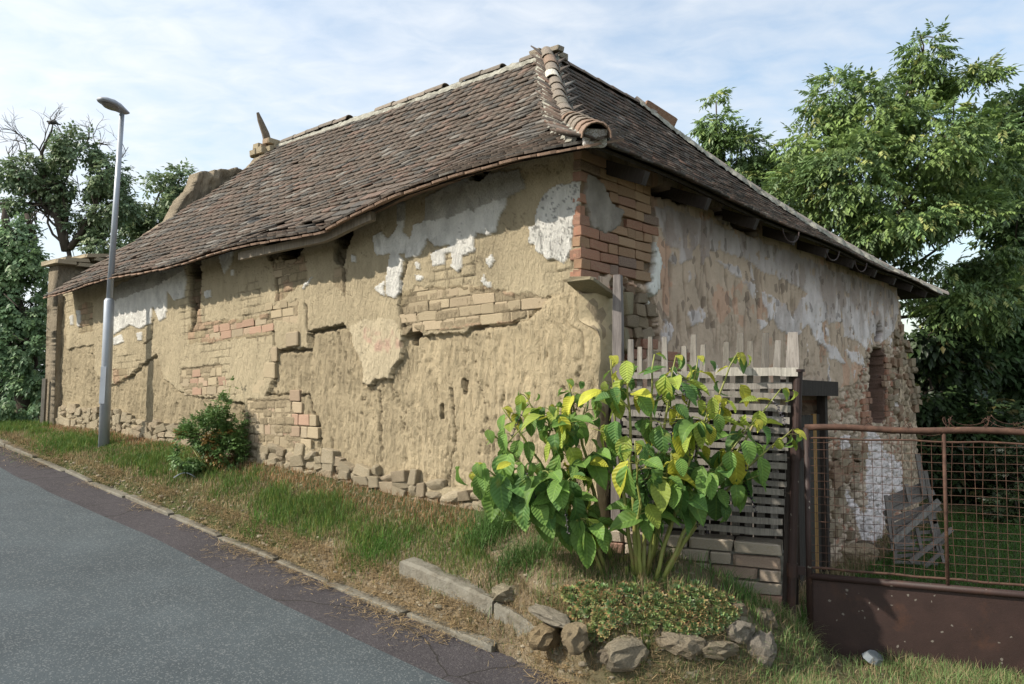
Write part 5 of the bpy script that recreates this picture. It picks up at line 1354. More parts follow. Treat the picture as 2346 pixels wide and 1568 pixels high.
# drain pipe / pole at the far corner
hh = on_plane_a(97, 975, -.12); a_ = W(-.12, hh[0], hh[1] - .1); hh2 = on_plane_a(103, 868, -.12); b_ = W(-.12, hh2[0], hh2[1])
beam_thing('old_post', 'thin weathered post standing against the far left corner of the house', 'post', a_, b_, .05, .05, (0.2, 0.18, 0.15))
# hurdle of broken laths leaning in the yard
pal = root('lath_hurdle', Vector((5.0, 10.0, -.7)), 'collapsed hurdle of grey laths and sticks leaning on the yard wall end', 'hurdle')
yy = 9.6
def lath(u0, v0, u1, v1, wpx, y0=yy, y1=None, c=None):
    a, b = at(u0, v0, y0), at(u1, v1, y1 or y0); m = MB(); m.bar(a, b, wpx / FPX * y0, .025, side=Vector((0, 0, 1)) if abs(u1 - u0) > abs(v1 - v0) else Vector((1, 0, 0)))
    f = rr.uniform(.8, 1.2); c = c or (0.20, 0.18, 0.165); m.obj('lath', M['wood_grey'], pal, color=tuple(q * f for q in c))
for (q) in [(2025, 1178, 2140, 1128, 12), (2030, 1196, 2150, 1150, 9), (2032, 1212, 2152, 1160, 10), (2034, 1228, 2155, 1165, 8), (2036, 1158, 2120, 1120, 14), (2045, 1235, 2085, 1232, 8), (2046, 1248, 2095, 1246, 9), (2050, 1262, 2100, 1258, 8), (2052, 1275, 2110, 1270, 7), (2090, 1280, 2165, 1240, 7), (2050, 1225, 2150, 1218, 7), (2055, 1205, 2130, 1195, 6), (2036, 1142, 2118, 1108, 9), (2048, 1288, 2150, 1292, 6), (2045, 1240, 2160, 1236, 5), (2050, 1255, 2162, 1262, 5)]:
    lath(*q, y0=yy + rr.uniform(-.05, .05))
for q in [(2102, 1040, 2118, 1135, 11), (2120, 1080, 2142, 1200, 9), (2076, 1110, 2084, 1150, 8), (2030, 1135, 2046, 1262, 8), (2040, 1150, 2052, 1282, 7), (2140, 1190, 2155, 1240, 10), (2100, 1210, 2112, 1262, 8), (2128, 1175, 2150, 1262, 8), (2150, 1240, 2162, 1290, 7)]:
    lath(*q, y0=yy - .06)
lath(2046, 1243, 2152, 1148, 13, y0=yy - .1, c=(0.25, 0.23, 0.21)); lath(2085, 1288, 2182, 1212, 10, y0=yy - .1); lath(2118, 1300, 2160, 1262, 8, y0=yy - .12)

# crow on the dead top, plastic lid in the grass, wire loop, small debris
def bird():
    p = at(121, 281, 16.0); m = MB(); r = root('bird', p, 'small dark bird perched on the bare top twig of the left tree', 'bird')
    m.tube([p + Vector((-.10, 0, -.02)), p + Vector((-.05, 0, .0)), p, p + Vector((.06, 0, .0)), p + Vector((.11, 0, -.035)), p + Vector((.17, 0, -.05))], [.018, .042, .05, .04, .02, .012], 8); m.obj('body', M['feather'], r, smooth=True)
    m = MB(); m.tube([p + Vector((-.14, 0, .02)), p + Vector((-.11, 0, .022)), p + Vector((-.07, 0, .01))], [.004, .025, .02], 6); m.obj('head', M['feather'], r, smooth=True)
bird()
pl_ = hit(2000, 1525); m = MB()
for k in range(10):
    an = 2 * math.pi * k / 10; m.v.append((math.cos(an) * .075, math.sin(an) * .055, .0)); m.v.append((math.cos(an) * .055, math.sin(an) * .04, .035))
for k in range(10): m.f.append((2 * k, (2 * k + 2) % 20, (2 * k + 3) % 20, 2 * k + 1))
m.f.append(tuple(2 * k + 1 for k in range(10)))
me_ = m.mesh('plastic_lid'); o = bpy.data.objects.new('plastic_lid', me_); me_.materials.append(M['clear']); COL.objects.link(o); o.location = pl_ + ZZ * .03; o.rotation_euler = (.5, .25, .4)
tag(o, 'crumpled clear plastic lid lying in the grass before the gate', 'litter')
pp = hit(430, 1100); m = MB(); m.tube([pp + Vector((-.14 + .03 * k, 0, .02 + .05 * math.sin(k * .42))) for k in range(9)], .006, 5)
me_ = m.mesh('bent_wire'); o = bpy.data.objects.new('bent_wire', me_); me_.materials.append(M['zinc']); COL.objects.link(o); tag(o, 'bent piece of pale wire lying in the verge grass', 'wire')

# ------------------------------------------------------------------ pokeweed: stems, large leaves one by one, berry spikes
def leaf_mesh(seed, curl, fold, wave):
    """unit leaf: length 1 along +Y, width about 0.5, midrib on x = 0"""
    rr_ = random.Random(seed); n = 8; v = []; f = []
    for i in range(n + 1):
        t_ = i / n; w = 0.33 * (math.sin(math.pi * min(1, t_ ** 0.82)) ** 0.75) * (1 - .12 * t_) if 0 < i < n else 0.004
        y = math.sin(t_ * curl) / curl if curl > .05 else t_; z = -(1 - math.cos(t_ * curl)) / max(curl, .05)
        for k in (-1, -.5, 0, .5, 1):
            v.append((k * w * math.cos(fold * abs(k)), y + (abs(k) * .015), z + abs(k) * w * math.sin(fold) + wave * math.sin(t_ * 9 + k * 2 + seed) * abs(k) * .5 + rr_.gauss(0, .004)))
    for i in range(n):
        for k in range(4): f.append((i * 5 + k, i * 5 + k + 1, i * 5 + 6 + k, i * 5 + 5 + k))
    me = bpy.data.meshes.new('leaf'); me.from_pydata(v, [], f); me.polygons.foreach_set('use_smooth', [True] * len(f)); me.update(); return me
LM = [leaf_mesh(i, c, fo, w) for i, (c, fo, w) in enumerate([(.3, .25, .03), (.7, .35, .05), (1.1, .3, .06), (.5, .6, .05), (1.5, .5, .09), (.2, .4, .07), (.9, .15, .04), (2.0, .6, .12)])]
sun_v = Vector(sd)
def poke(label, base_uv, stems, nleaf, seed, yellow, by):
    rr_ = random.Random(seed)
    bp = at(base_uv[0], base_uv[1], by); bp.z = tz(bp.x, bp.y) - .03
    pk = root('pokeweed', bp, label, 'plant')
    sts = []
    for (u, v, dy, bu, r) in stems:
        b_ = at(bu, base_uv[1] + rr_.uniform(-14, 16), by + rr_.uniform(-.08, .1)); b_.z = tz(b_.x, b_.y) - .03
        tpt = at(u, v, by + dy); mid = b_.lerp(tpt, .55) + Vector((rr_.uniform(-.04, .04), rr_.uniform(-.05, .05), .05 + .05 * abs(u - bu) / 300))
        P = []
        for k in range(13):
            s = k / 12; P.append(b_ * (1 - s) ** 2 + mid * 2 * s * (1 - s) + tpt * s * s + Vector((rr_.gauss(0, .004), rr_.gauss(0, .004), 0)))
        m = MB(); m.tube(P, [r * (1 - .72 * k / 12) for k in range(13)], 8)
        m.obj('stem', M['poke_stem'], pk, smooth=True); sts.append((P, r))
    # side branches forking off near the top
    extra = []
    for (P, r) in sts:
        for b in range(rr_.choice([1, 2, 2])):
            i = rr_.randint(5, 10); d = Vector((rr_.uniform(-1, 1), rr_.uniform(-.6, .4), rr_.uniform(.1, .9))).normalized(); L = rr_.uniform(.10, .24)
            Q = [P[i] + d * L * k / 5 + ZZ * (-.12 * (k / 5) ** 2 * L) for k in range(6)]
            m = MB(); m.tube(Q, [r * .45 * (1 - .6 * k / 5) for k in range(6)], 6); m.obj('stem', M['poke_stem'], pk, smooth=True); extra.append((Q, r))
    alls = [(P, 3, 12) for P, r in sts for _ in range(2)] + [(Q, 1, 5) for Q, r in extra]
    for k in range(nleaf):
        P, i0, i1 = alls[rr_.randrange(len(alls))]
        tt = i0 + (i1 - i0) * rr_.random() ** .75; i = min(int(tt), len(P) - 2); p = P[i].lerp(P[i + 1], tt - i)
        az = rr_.uniform(0, 2 * math.pi); outd = Vector((math.cos(az), math.sin(az) - .25, 0)).normalized()
        hrel = (p.z - bp.z) / 1.0
        pet = p + outd * rr_.uniform(.03, .10) + ZZ * rr_.uniform(.0, .04)
        size = rr_.uniform(.11, .235) * (1.0 if hrel < .75 else .78) * (1 if tt / i1 < .9 else .75)
        droop = rr_.uniform(.7, 1.55) if rr_.random() < .8 else rr_.uniform(-.2, .3)
        y = (outd * math.cos(droop) - ZZ * math.sin(droop)).normalized()
        nrm = (outd * math.sin(droop) + ZZ * math.cos(droop)); nrm = (nrm + sun_v * .5 + Vector((rr_.uniform(-.4, .4), rr_.uniform(-.9, .0), rr_.uniform(-.2, .3)))).normalized()
        x = y.cross(nrm).normalized(); z = x.cross(y)
        m = MB(); m.tube([p, (p + pet) / 2 + ZZ * .01, pet], .0026, 4, cap=False)
        yl = yellow * (0.35 + .9 * ss(.55, 1.05, hrel))
        q = rr_.random()
        if q < yl * .35: c = (0.42, 0.42, 0.05)
        elif q < yl: c = (0.28, 0.35, 0.06)
        elif q < .75: c = (0.14, 0.25, 0.055)
        else: c = (0.09, 0.185, 0.05)
        f = rr_.uniform(.8, 1.25)
        o = link('leaf', LM[rr_.randrange(8)], M['poke_leaf'], pk, frame_mat(pet, x, y, z, size * rr_.uniform(.85, 1.1), size, size), tuple(a_ * f for a_ in c))
        if k % 3 == 0: m.obj('stalk', M['poke_stem'], pk)
    for (P, r) in sts:                                   # small curled leaves crowding each stem tip
        for k in range(3):
            an = k * 2.4 + rr_.random(); outd = Vector((math.cos(an), math.sin(an), 0)); dr = rr_.uniform(-.2, 1.1); y = (outd * math.cos(dr) - ZZ * math.sin(dr)).normalized()
            nrm = (outd * math.sin(dr) + ZZ * math.cos(dr) + sun_v * .3).normalized(); x = y.cross(nrm).normalized(); s_ = rr_.uniform(.055, .10)
            c = (0.40, 0.40, 0.06) if rr_.random() < yellow + .2 else (.17, .27, .06)
            link('leaf', LM[4 + k % 4], M['poke_leaf'], pk, frame_mat(P[-1 - (k % 2)] + outd * .008, x, y, x.cross(y), s_, s_, s_), c)
    for k in range(14 if nleaf > 100 else 10):
        P, i0, i1 = alls[rr_.randrange(len(alls))]; p = P[rr_.randint(max(2, i1 - 3), i1 - 1)]
        m = MB(); d = Vector((rr_.uniform(-.5, .5), rr_.uniform(-.7, .1), -.4)).normalized(); L = rr_.uniform(.10, .17); pts = [p + d * L * s / 9 - ZZ * L * .8 * (s / 9) ** 2 for s in range(10)]
        m.tube(pts, .002, 4)
        for s in range(2, 10):
            for a_ in range(3):
                c_ = pts[s] + Vector((rr_.uniform(-1, 1), rr_.uniform(-1, 1), rr_.uniform(-.6, .6))) * .009; rr3 = .0055
                m.add([c_ + Vector(q) * rr3 for q in [(1, 0, 0), (-1, 0, 0), (0, 1, 0), (0, -1, 0), (0, 0, 1), (0, 0, -1)]], [(0, 2, 4), (2, 1, 4), (1, 3, 4), (3, 0, 4), (2, 0, 5), (1, 2, 5), (3, 1, 5), (0, 3, 5)])
        m.obj('berry_spike', M['berry'], pk)
    for k in range(6):
        a_ = at(base_uv[0] + rr_.uniform(-50, 50), base_uv[1], by); a_.z = tz(a_.x, a_.y) - .02
        m = MB(); m.tube([a_, a_ + Vector((rr_.uniform(-.01, .01), 0, rr_.uniform(.04, .08)))], .011, 7); m.obj('stub', M['poke_stem'], pk)
poke('green pokeweed spreading left over the earth wall corner, dark berry spikes', (1400, 1288),
     [(1115, 985, -.1, 1370, .013), (1150, 935, .12, 1378, .013), (1205, 900, .2, 1385, .014), (1255, 930, .0, 1392, .012), (1300, 870, .15, 1400, .015), (1090, 1060, -.15, 1365, .011), (1180, 1060, -.2, 1375, .011), (1255, 1080, -.22, 1388, .011), (1075, 1085, .05, 1372, .010)],
     262, 5, .25, 4.62)
poke('taller yellowing pokeweed in front of the lattice fence, upright thick stems', (1480, 1292),
     [(1400, 815, .05, 1455, .014), (1440, 830, -.12, 1462, .015), (1500, 812, .05, 1472, .015), (1545, 815, .0, 1480, .014), (1600, 815, .1, 1490, .014), (1455, 1010, -.2, 1466, .013), (1540, 1040, -.2, 1485, .013), (1690, 808, .1, 1505, .014), (1640, 905, -.15, 1498, .013), (1790, 890, .0, 1515, .013), (1730, 960, -.15, 1512, .013), (1812, 985, -.05, 1520, .012)],
     262, 9, .50, 4.50)

# ------------------------------------------------------------------ blades and small leaves scattered as one mesh each
def blades(name, P, H, Wd, col, lean=0.5, seed=0):
    g = np.random.default_rng(seed); n = len(P)
    az = g.uniform(0, 2 * np.pi, n); ln = np.abs(g.normal(0, lean, n)); face = az + np.pi / 2 + g.normal(0, .5, n)
    sx, sy = np.cos(face) * Wd / 2, np.sin(face) * Wd / 2; lx, ly = np.cos(az), np.sin(az)
    V = np.zeros((n, 5, 3)); 
    for k, (f, hf, lf_) in enumerate([(1, 0, 0), (-1, 0, 0), (-.7, .55, .3), (.7, .55, .3), (0, 1, 1)]):
        V[:, k, 0] = P[:, 0] + sx * f + lx * ln * H * lf_; V[:, k, 1] = P[:, 1] + sy * f + ly * ln * H * lf_; V[:, k, 2] = P[:, 2] + H * hf * np.cos(np.minimum(ln, 1.3) * lf_ * .8)
    o = np.arange(n)[:, None] * 5
    me = mesh_np(name, V.reshape(-1, 3), quads=np.array([[0, 1, 2, 3]]) + o, tris=np.array([[3, 2, 4]]) + o, col=np.repeat(col, 5, axis=0))
    return link(name, me, M['grass'])
G1 = np.array([0.13, 0.215, 0.045]); G2 = np.array([0.08, 0.15, 0.035]); DRY = np.array([0.36, 0.28, 0.155]); RED = np.array([0.34, 0.19, 0.095])
def TN(t, n): return CX + VX * t - UX * n, CY + VY * t - UY * n
g = np.random.default_rng(2)
n = 150000
t = -0.9 + 15 * g.random(n) ** 1.35; nn = g.random(n) * (NK - .06) + .0
x, y = TN(t, nn)
pk_ = fbm(x * 1.6, y * 1.6, 8); big_ = fbm(x * .8 + 3, y * .8, 15)
mid = np.exp(-((nn - .42) / .28) ** 2)
green = ss(.42, .66, pk_ * .6 + big_ * .4 + .28 * mid - .10) 
clump = ss(.50, .66, fbm(x * 3.2, y * 3.2, 66))
dens = .30 + .7 * green
inb = inpoly(x, y, BED); keep = (g.random(n) < dens) & ~inb & ~((t < .0) & (nn < .25))
t, nn, x, y, green, clump = t[keep], nn[keep], x[keep], y[keep], green[keep], clump[keep]; n = len(t)
isg = g.random(n) < green * .78
isr = (~isg) & (nn < .30) & (g.random(n) < .5)
H = np.where(isg, g.uniform(.022, .066, n) * (1 + .9 * clump), g.uniform(.02, .07, n)) * (1 - .5 * (nn > .75))
col = np.where(isg[:, None], G2 + (G1 - G2) * g.random((n, 1)), DRY * g.uniform(.6, 1.15, (n, 1))); col = np.where(isr[:, None], RED * g.uniform(.7, 1.3, (n, 1)), col)
yel = isg & (g.random(n) < .18); col = np.where(yel[:, None], np.array([.20, .22, .05]), col)
z = terrain(x, y) - .004
tag(blades('verge_grass', np.stack([x, y, z], -1), H, g.uniform(.0025, .0055, n) * (1 + .12 * np.maximum(t, 0)), col, .55, 1), 'patchy green and straw coloured grass on the bank below the house wall', kind='stuff')
# straw litter lying along the kerb
n = 30000; t = -1.2 + 11 * g.random(n) ** 1.2; cl = fbm(t * 2.2, t * 0, 19); nn = NK - .10 + np.abs(g.normal(0, .10 + .10 * ss(.4, .7, cl), n)) - .10
kp = g.random(n) < ss(.30, .62, cl) + .12; t, nn = t[kp], nn[kp]; n = len(t)
x, y = TN(t, nn); z = np.maximum(terrain(x, y), road_z(t) + np.where((nn > NK - .12) & (nn < NK + .01), .045, 0)) + .012 + g.random(n) * .022 
L = g.uniform(.015, .10, n) * g.uniform(.4, 1, n); az = g.uniform(0, 2 * np.pi, n); w = g.uniform(.0009, .0022, n)
V = np.zeros((n, 4, 3)); dxx, dyy = np.cos(az), np.sin(az); dz = g.normal(0, .12, n) * L
for k, (a, b) in enumerate([(-.5, -1), (-.5, 1), (.5, 1), (.5, -1)]):
    V[:, k, 0] = x + dxx * L * a - dyy * w * b; V[:, k, 1] = y + dyy * L * a + dxx * w * b; V[:, k, 2] = z + dz * (a + .5)
me = mesh_np('straw_litter', V.reshape(-1, 3), quads=np.array([[0, 1, 2, 3]]) + np.arange(n)[:, None] * 4, col=np.repeat(np.array([.42, .31, .17]) * g.uniform(.45, 1.2, (n, 1)), 4, axis=0))
tag(link('straw_litter', me, M['grass']), 'dry straw and dead leaves gathered along the kerb', kind='stuff')
# dry roots, straw and crumbs over the bare foot of the bank
n = 26000; x = g.uniform(-.5, 1.3, n); y = g.uniform(4.0, 5.0, n); t, nn = th(x, y); kp = (nn > .30) & (nn < .88) & ~inpoly(x, y, BED); x, y = x[kp], y[kp]; n = len(x)
isg = g.random(n) < .25; col = np.where(isg[:, None], np.array([.12, .18, .05]), np.array([.38, .28, .16])) * g.uniform(.5, 1.15, (n, 1))
tag(blades('dry_weeds', np.stack([x, y, terrain(x, y) - .003], -1), g.uniform(.02, .08, n), g.uniform(.0015, .0035, n), col, 1.6, 14), 'dry straw and small weeds on the bare foot of the bank', kind='stuff')
# right foreground grass in front of the gate, round the rocks
n = 110000; x = g.uniform(.15, 3.6, n); y = g.uniform(3.5, 5.0, n)
fl = (x - FP[0]) * FN[0] + (y - FP[1]) * FN[1]; t, nn = th(x, y)
gm = fbm(x * 2.6, y * 2.6, 28); den = ss(.35, .6, gm) * .85 + .15
kp = (fl < -.01) & ~inpoly(x, y, BED) & (nn < NK - .05) & (g.random(n) < den * ss(-.2, .5, x))
x, y, gm = x[kp], y[kp], gm[kp]; n = len(x)
isg = g.random(n) < .62; col = np.where(isg[:, None], np.array([.17, .26, .09]) * g.uniform(.6, 1.25, (n, 1)), DRY * g.uniform(.5, 1.1, (n, 1)))
tag(blades('foreground_grass', np.stack([x, y, terrain(x, y) - .004], -1), g.uniform(.025, .085, n) * (1 + .6 * (gm > .55)), g.uniform(.003, .0055, n), col, .9, 4), 'thin tangled grass in front of the gate and stones', kind='stuff')
# bed grasses: dry stalks and dark strap leaves
n = 26000; x = g.uniform(-.4, 1.75, n); y = g.uniform(4.1, 5.6, n); kp = inpoly(x, y, BED) & (g.random(n) < ss(.35, .65, fbm(x * 4, y * 4, 31)) + .1); x, y = x[kp], y[kp]; n = len(x)
isg = g.random(n) < .5; col = np.where(isg[:, None], G2 * g.uniform(.7, 1.6, (n, 1)), DRY * g.uniform(.6, 1.1, (n, 1)))
tag(blades('bed_grass', np.stack([x, y, terrain(x, y) - .004], -1), g.uniform(.03, .11, n), g.uniform(.002, .005, n), col, .8, 5), 'sparse grass and dry stalks on the flower bed', kind='stuff')
# yard lawn
n = 60000; x = g.uniform(1.6, 9.5, n); y = g.uniform(5, 13.5, n); fl = (x - FP[0]) * FN[0] + (y - FP[1]) * FN[1]; hh = (x - CX) * VX + (y - CY) * VY
kp = (fl > .9) & (hh < -.02); x, y = x[kp], y[kp]; n = len(x); col = np.array([.06, .13, .025]) * g.uniform(.6, 1.4, (n, 1))
near_w = ((x - CX) * VX + (y - CY) * VY) > -.35; dr = near_w & (g.random(n) < .6); col = np.where(dr[:, None], DRY * .7, col)
tag(blades('yard_grass', np.stack([x, y, terrain(x, y) - .004], -1), np.where(dr, g.uniform(.08, .28, n), g.uniform(.04, .11, n)), g.uniform(.006, .012, n), col, .5, 6), 'short green grass of the yard behind the gate', kind='stuff')
# long tussock left of the pokeweed and weeds by the gate
def tussock(u, v, num, hgt, spread, c, seed, label, wd=.007, y_=None):
    p = hit(u, v) if y_ is None else at(u, v, y_); gg = np.random.default_rng(seed); n = num
    x = p.x + gg.normal(0, spread, n); y = p.y + gg.normal(0, spread * .7, n)
    mb = []; az = gg.uniform(0, 2 * np.pi, n); H = hgt * gg.uniform(.5, 1.1, n); K = 6; V = np.zeros((n, K * 2, 3)); z0 = terrain(x, y)
    reach = gg.uniform(.3, 1.1, n)
    for k in range(K):
        s = k / (K - 1); w = wd * (1 - s * .9) / 2; r_ = H * reach * s ** 1.6; zz = z0 + H * (s - .45 * reach * s ** 3)
        for j, sg in enumerate((-1, 1)):
            V[:, k * 2 + j, 0] = x + np.cos(az) * r_ - np.sin(az) * w * sg; V[:, k * 2 + j, 1] = y + np.sin(az) * r_ + np.cos(az) * w * sg; V[:, k * 2 + j, 2] = zz
    q = np.array([[2 * k, 2 * k + 1, 2 * k + 3, 2 * k + 2] for k in range(K - 1)])
    Q = (q[None] + (np.arange(n) * K * 2)[:, None, None]).reshape(-1, 4)
    col = np.repeat(np.array(c) * gg.uniform(.6, 1.4, (n, 1)), K * 2, axis=0)
    me = mesh_np('grass_tussock', V.reshape(-1, 3), quads=Q, col=col)
    o = link('grass_tussock', me, M['grass']); return tag(o, label, kind='stuff')
tussock(1130, 1225, 620, .22, .12, (.10, .19, .05), 1, 'long arching grass tussock at the left foot of the pokeweed')
tussock(1200, 1290, 480, .20, .12, (.08, .15, .04), 2, 'dark long grass under the left pokeweed stems')
tussock(1700, 1345, 150, .16, .09, (.10, .18, .05), 3, 'arching grass tuft by the brick plinth foot', y_=4.5)
tussock(590, 1205, 420, .11, .12, (.09, .20, .03), 4, 'bright green grass tuft near the kerb, left of the middle', .005)
tussock(860, 1270, 520, .12, .13, (.08, .18, .03), 5, 'bright green grass tuft just left of the concrete ledge', .005)
tussock(100, 1030, 420, .13, .2, (.08, .18, .03), 6, 'fresh green grass tuft left of the lamp post', .007)
tussock(760, 1345, 260, .09, .07, (.42, .31, .16), 7, 'dry straw tuft standing at the kerb', .004)
tussock(1230, 1530, 300, .10, .09, (.42, .32, .17), 8, 'dry yellow straw tuft at the end of the kerb', .004)
tussock(1030, 1340, 200, .10, .08, (.14, .2, .06), 9, 'thin green tuft in front of the concrete ledge', .004)
tussock(1850, 1470, 160, .14, .08, (.16, .19, .08), 10, 'pale thin grass tuft at the foot of the gate', .003)
tussock(1990, 1490, 60, .30, .05, (.15, .17, .07), 11, 'tall spindly weed in front of the gate panel', .003)
tussock(2250, 1530, 200, .10, .15, (.12, .18, .06), 12, 'low weeds under the right end of the gate', .004)

# ------------------------------------------------------------------ houseleeks: rosettes one by one
def rosette_mesh(seed, tip):
    rr_ = random.Random(seed); v = []; f = []; c = []
    for ring, (nl, rad, up, ln) in enumerate([(9, .55, .25, .55), (8, .35, .5, .45), (6, .15, .75, .35)]):
        for k in range(nl):
            an = 2 * math.pi * (k + ring * .37) / nl + rr_.uniform(-.1, .1); d = Vector((math.cos(an), math.sin(an), 0)); s = Vector((-d.y, d.x, 0))
            b = d * rad * .25; t_ = d * (rad + ln * .55) + ZZ * up; w = .19
            mid = b.lerp(t_, .6) + ZZ * (-.04)
            o = len(v); v += [tuple(b - s * w * .5), tuple(b + s * w * .5), tuple(mid + s * w), tuple(mid - s * w), tuple(t_)]
            f += [(o, o + 1, o + 2, o + 3), (o + 3, o + 2, o + 4)]
            g1 = (.15, .22, .09) if ring else (.22, .26, .11); g1 = tuple(q * rr_.uniform(.8, 1.3) for q in g1)
            c += [g1] * 4 + [tip]
    me = bpy.data.meshes.new('rosette'); me.from_pydata(v, [], f); me.update(); a = me.attributes.new('Col', 'FLOAT_COLOR', 'POINT')
    for i, q in enumerate(c): a.data[i].color = (*q, 1)
    return me
RM = [rosette_mesh(i, t_) for i, t_ in enumerate([(.36, .14, .07), (.30, .2, .08), (.40, .16, .08), (.14, .2, .1), (.3, .34, .1)])]
hl = root('houseleek_mat', at(1440, 1400, 4.3), 'mat of red tipped green houseleek rosettes over the bed edge', 'succulents')
HP = [(1290, 1365), (1320, 1345), (1400, 1345), (1500, 1350), (1600, 1345), (1680, 1375), (1700, 1400), (1655, 1450), (1590, 1455), (1540, 1470), (1500, 1440), (1470, 1425), (1430, 1425), (1400, 1450), (1380, 1470), (1330, 1480), (1290, 1470), (1280, 1440), (1310, 1420), (1295, 1390)]
rr = random.Random(4); cnt = 0
while cnt < 285:
    u, v = rr.uniform(1278, 1700), rr.uniform(1340, 1490)
    if not inpoly(np.array([u]), np.array([v]), HP)[0] : continue
    p = hit(u, v); s = rr.uniform(.026, .050)
    nx_ = Vector((float(terrain(p.x - .04, p.y)) - float(terrain(p.x + .04, p.y)), float(terrain(p.x, p.y - .04)) - float(terrain(p.x, p.y + .04)), .08)).normalized()
    nx_ = (nx_ + Vector((rr.uniform(-.3, .3), rr.uniform(-.4, .1), .3))).normalized(); x_ = nx_.cross(Vector((rr.uniform(-1, 1), 1, 0))).normalized(); y_ = nx_.cross(x_)
    link('rosette', RM[rr.randrange(5)], M['rosette'], hl, frame_mat(p + nx_ * .014, x_, y_, nx_, s, s, s)); cnt += 1

# crumbs of stone and clods strewn over the foot of the bank and along the kerb
n = 420; t = -1.2 + 8 * g.random(n) ** 1.3; nn = NK - .02 - np.abs(g.normal(0, .16, n)); x, y = TN(t, nn); z = np.maximum(terrain(x, y), 0 * x - 1)
tp = rock_mesh('crumb', 5, 1); tv = np.array([v.co[:] for v in tp.vertices]); tf = np.array([p.vertices[:] for p in tp.polygons]); bpy.data.meshes.remove(tp)
sz = g.uniform(.004, .016, n) * (1 + (g.random(n) > .93) * .8); an = g.uniform(0, 6.28, n); ca, sa = np.cos(an)[:, None], np.sin(an)[:, None]
V = np.stack([x[:, None] + (tv[None, :, 0] * ca - tv[None, :, 1] * sa) * sz[:, None] * 1.3, y[:, None] + (tv[None, :, 0] * sa + tv[None, :, 1] * ca) * sz[:, None], z[:, None] + tv[None, :, 2] * sz[:, None] * .6], -1)
me = mesh_np('crumbs', V.reshape(-1, 3), tris=(tf[None] + (np.arange(n) * len(tv))[:, None, None]).reshape(-1, 3), col=np.repeat(np.array([.30, .26, .19]) * g.uniform(.6, 1.3, (n, 1)), len(tv), axis=0))
tag(link('crumbs', me, M['earth']), 'small stones and clods strewn along the kerb', kind='stuff')

# ------------------------------------------------------------------ trees and shrubs
def compound(nl, ln, wd, droop, seed):
    """compound or simple leaf sprays: returns template vertices / tris; leaflets folded along the midrib"""
    rr_ = random.Random(seed); v = []; t_ = []
    def leaflet(b, d, s, L, w):
        o = len(v); nrm = d.cross(s)
        v.extend([b, b + d * L * .45 + s * w / 2 - nrm * w * .12, b + d * L - ZZ * L * .12, b + d * L * .45 - s * w / 2 - nrm * w * .12]); t_.extend([(o, o + 1, o + 2), (o, o + 2, o + 3)])
    for k in range(nl):
        f = (k // 2 + 1) / (nl // 2 + 1); c = Vector((0, f * ln * 1.6, -droop * f * f * ln * 1.6))
        if k == nl - 1: d = Vector((0, 1, -droop)).normalized(); s = Vector((1, 0, 0))
        else:
            sg = 1 if k % 2 else -1; d = Vector((sg * .8, .45, -.35 - droop * .6)).normalized(); s = d.cross(ZZ).normalized()
        leaflet(c, d, s, ln * rr_.uniform(.85, 1.15), wd)
    return np.array([tuple(q) for q in v]), np.array(t_)
def scatter_tpl(name, tpl, P, D, S, col, parent, label=None):
    TVx, TTx = tpl; n = len(P)
    D = D / np.linalg.norm(D, axis=1, keepdims=True)
    X = np.cross(D, np.array([0, 0, 1.0])); X /= (np.linalg.norm(X, axis=1, keepdims=True) + 1e-6); Z = np.cross(X, D)
    V = P[:, None] + (TVx[None, :, 0:1] * X[:, None] + TVx[None, :, 1:2] * D[:, None] + TVx[None, :, 2:3] * Z[:, None]) * S[:, None, None]
    T = (TTx[None] + (np.arange(n) * len(TVx))[:, None, None]).reshape(-1, 3)
    c = np.repeat(col[:, None], len(TVx), axis=1); c = c * (1 + 0.25 * (np.random.default_rng(1).random((n, len(TVx) // 4, 1)).repeat(4, axis=1) - .5))
    me = mesh_np(name, V.reshape(-1, 3), tris=T, col=c.reshape(-1, 3)); o = link(name, me, M['leaf'], parent)
    if label: o['label'] = label
    return o
def crown_points(blobs, n, seed, shell=.55, clump=2.0, thr=.45):
    """points spread through ellipsoid blobs, gathered into clumps with gaps between"""
    g = np.random.default_rng(seed); vol = np.array([b[3] * b[4] * b[5] for b in blobs]) ** .8; vol = vol / vol.sum(); out = []; dirs = []
    for b, w in zip(blobs, vol):
        m = int(n * w * 2.6) + 8; d = g.normal(size=(m, 3)); d /= np.linalg.norm(d, axis=1, keepdims=True); r = (shell ** 3 + (1 - shell ** 3) * g.random(m)) ** (1 / 3)
        r = r * (1 + .22 * (fbm(d[:, 0] * 2.2 + b[0], d[:, 2] * 2.2 + d[:, 1], seed) - .5) * 2)
        p = np.array(b[:3]) + d * r[:, None] * np.array(b[3:6])
        k = fbm(p[:, 0] * clump + p[:, 1] * .7 * clump, p[:, 2] * clump * 1.2 + p[:, 1] * .35, seed + 5, 3)
        s = k > thr; p, d = p[s], d[s]; m2 = int(n * w) + 3; out.append(p[:m2]); dirs.append(d[:m2])
    return np.concatenate(out), np.concatenate(dirs)
def blob(u, v, y, ru, rv, rd=None):
    c = at(u, v, y); k = y / FPX; return (c.x, c.y, c.z, ru * k, (rd if rd else (ru + rv) / 2 * k), rv * k)
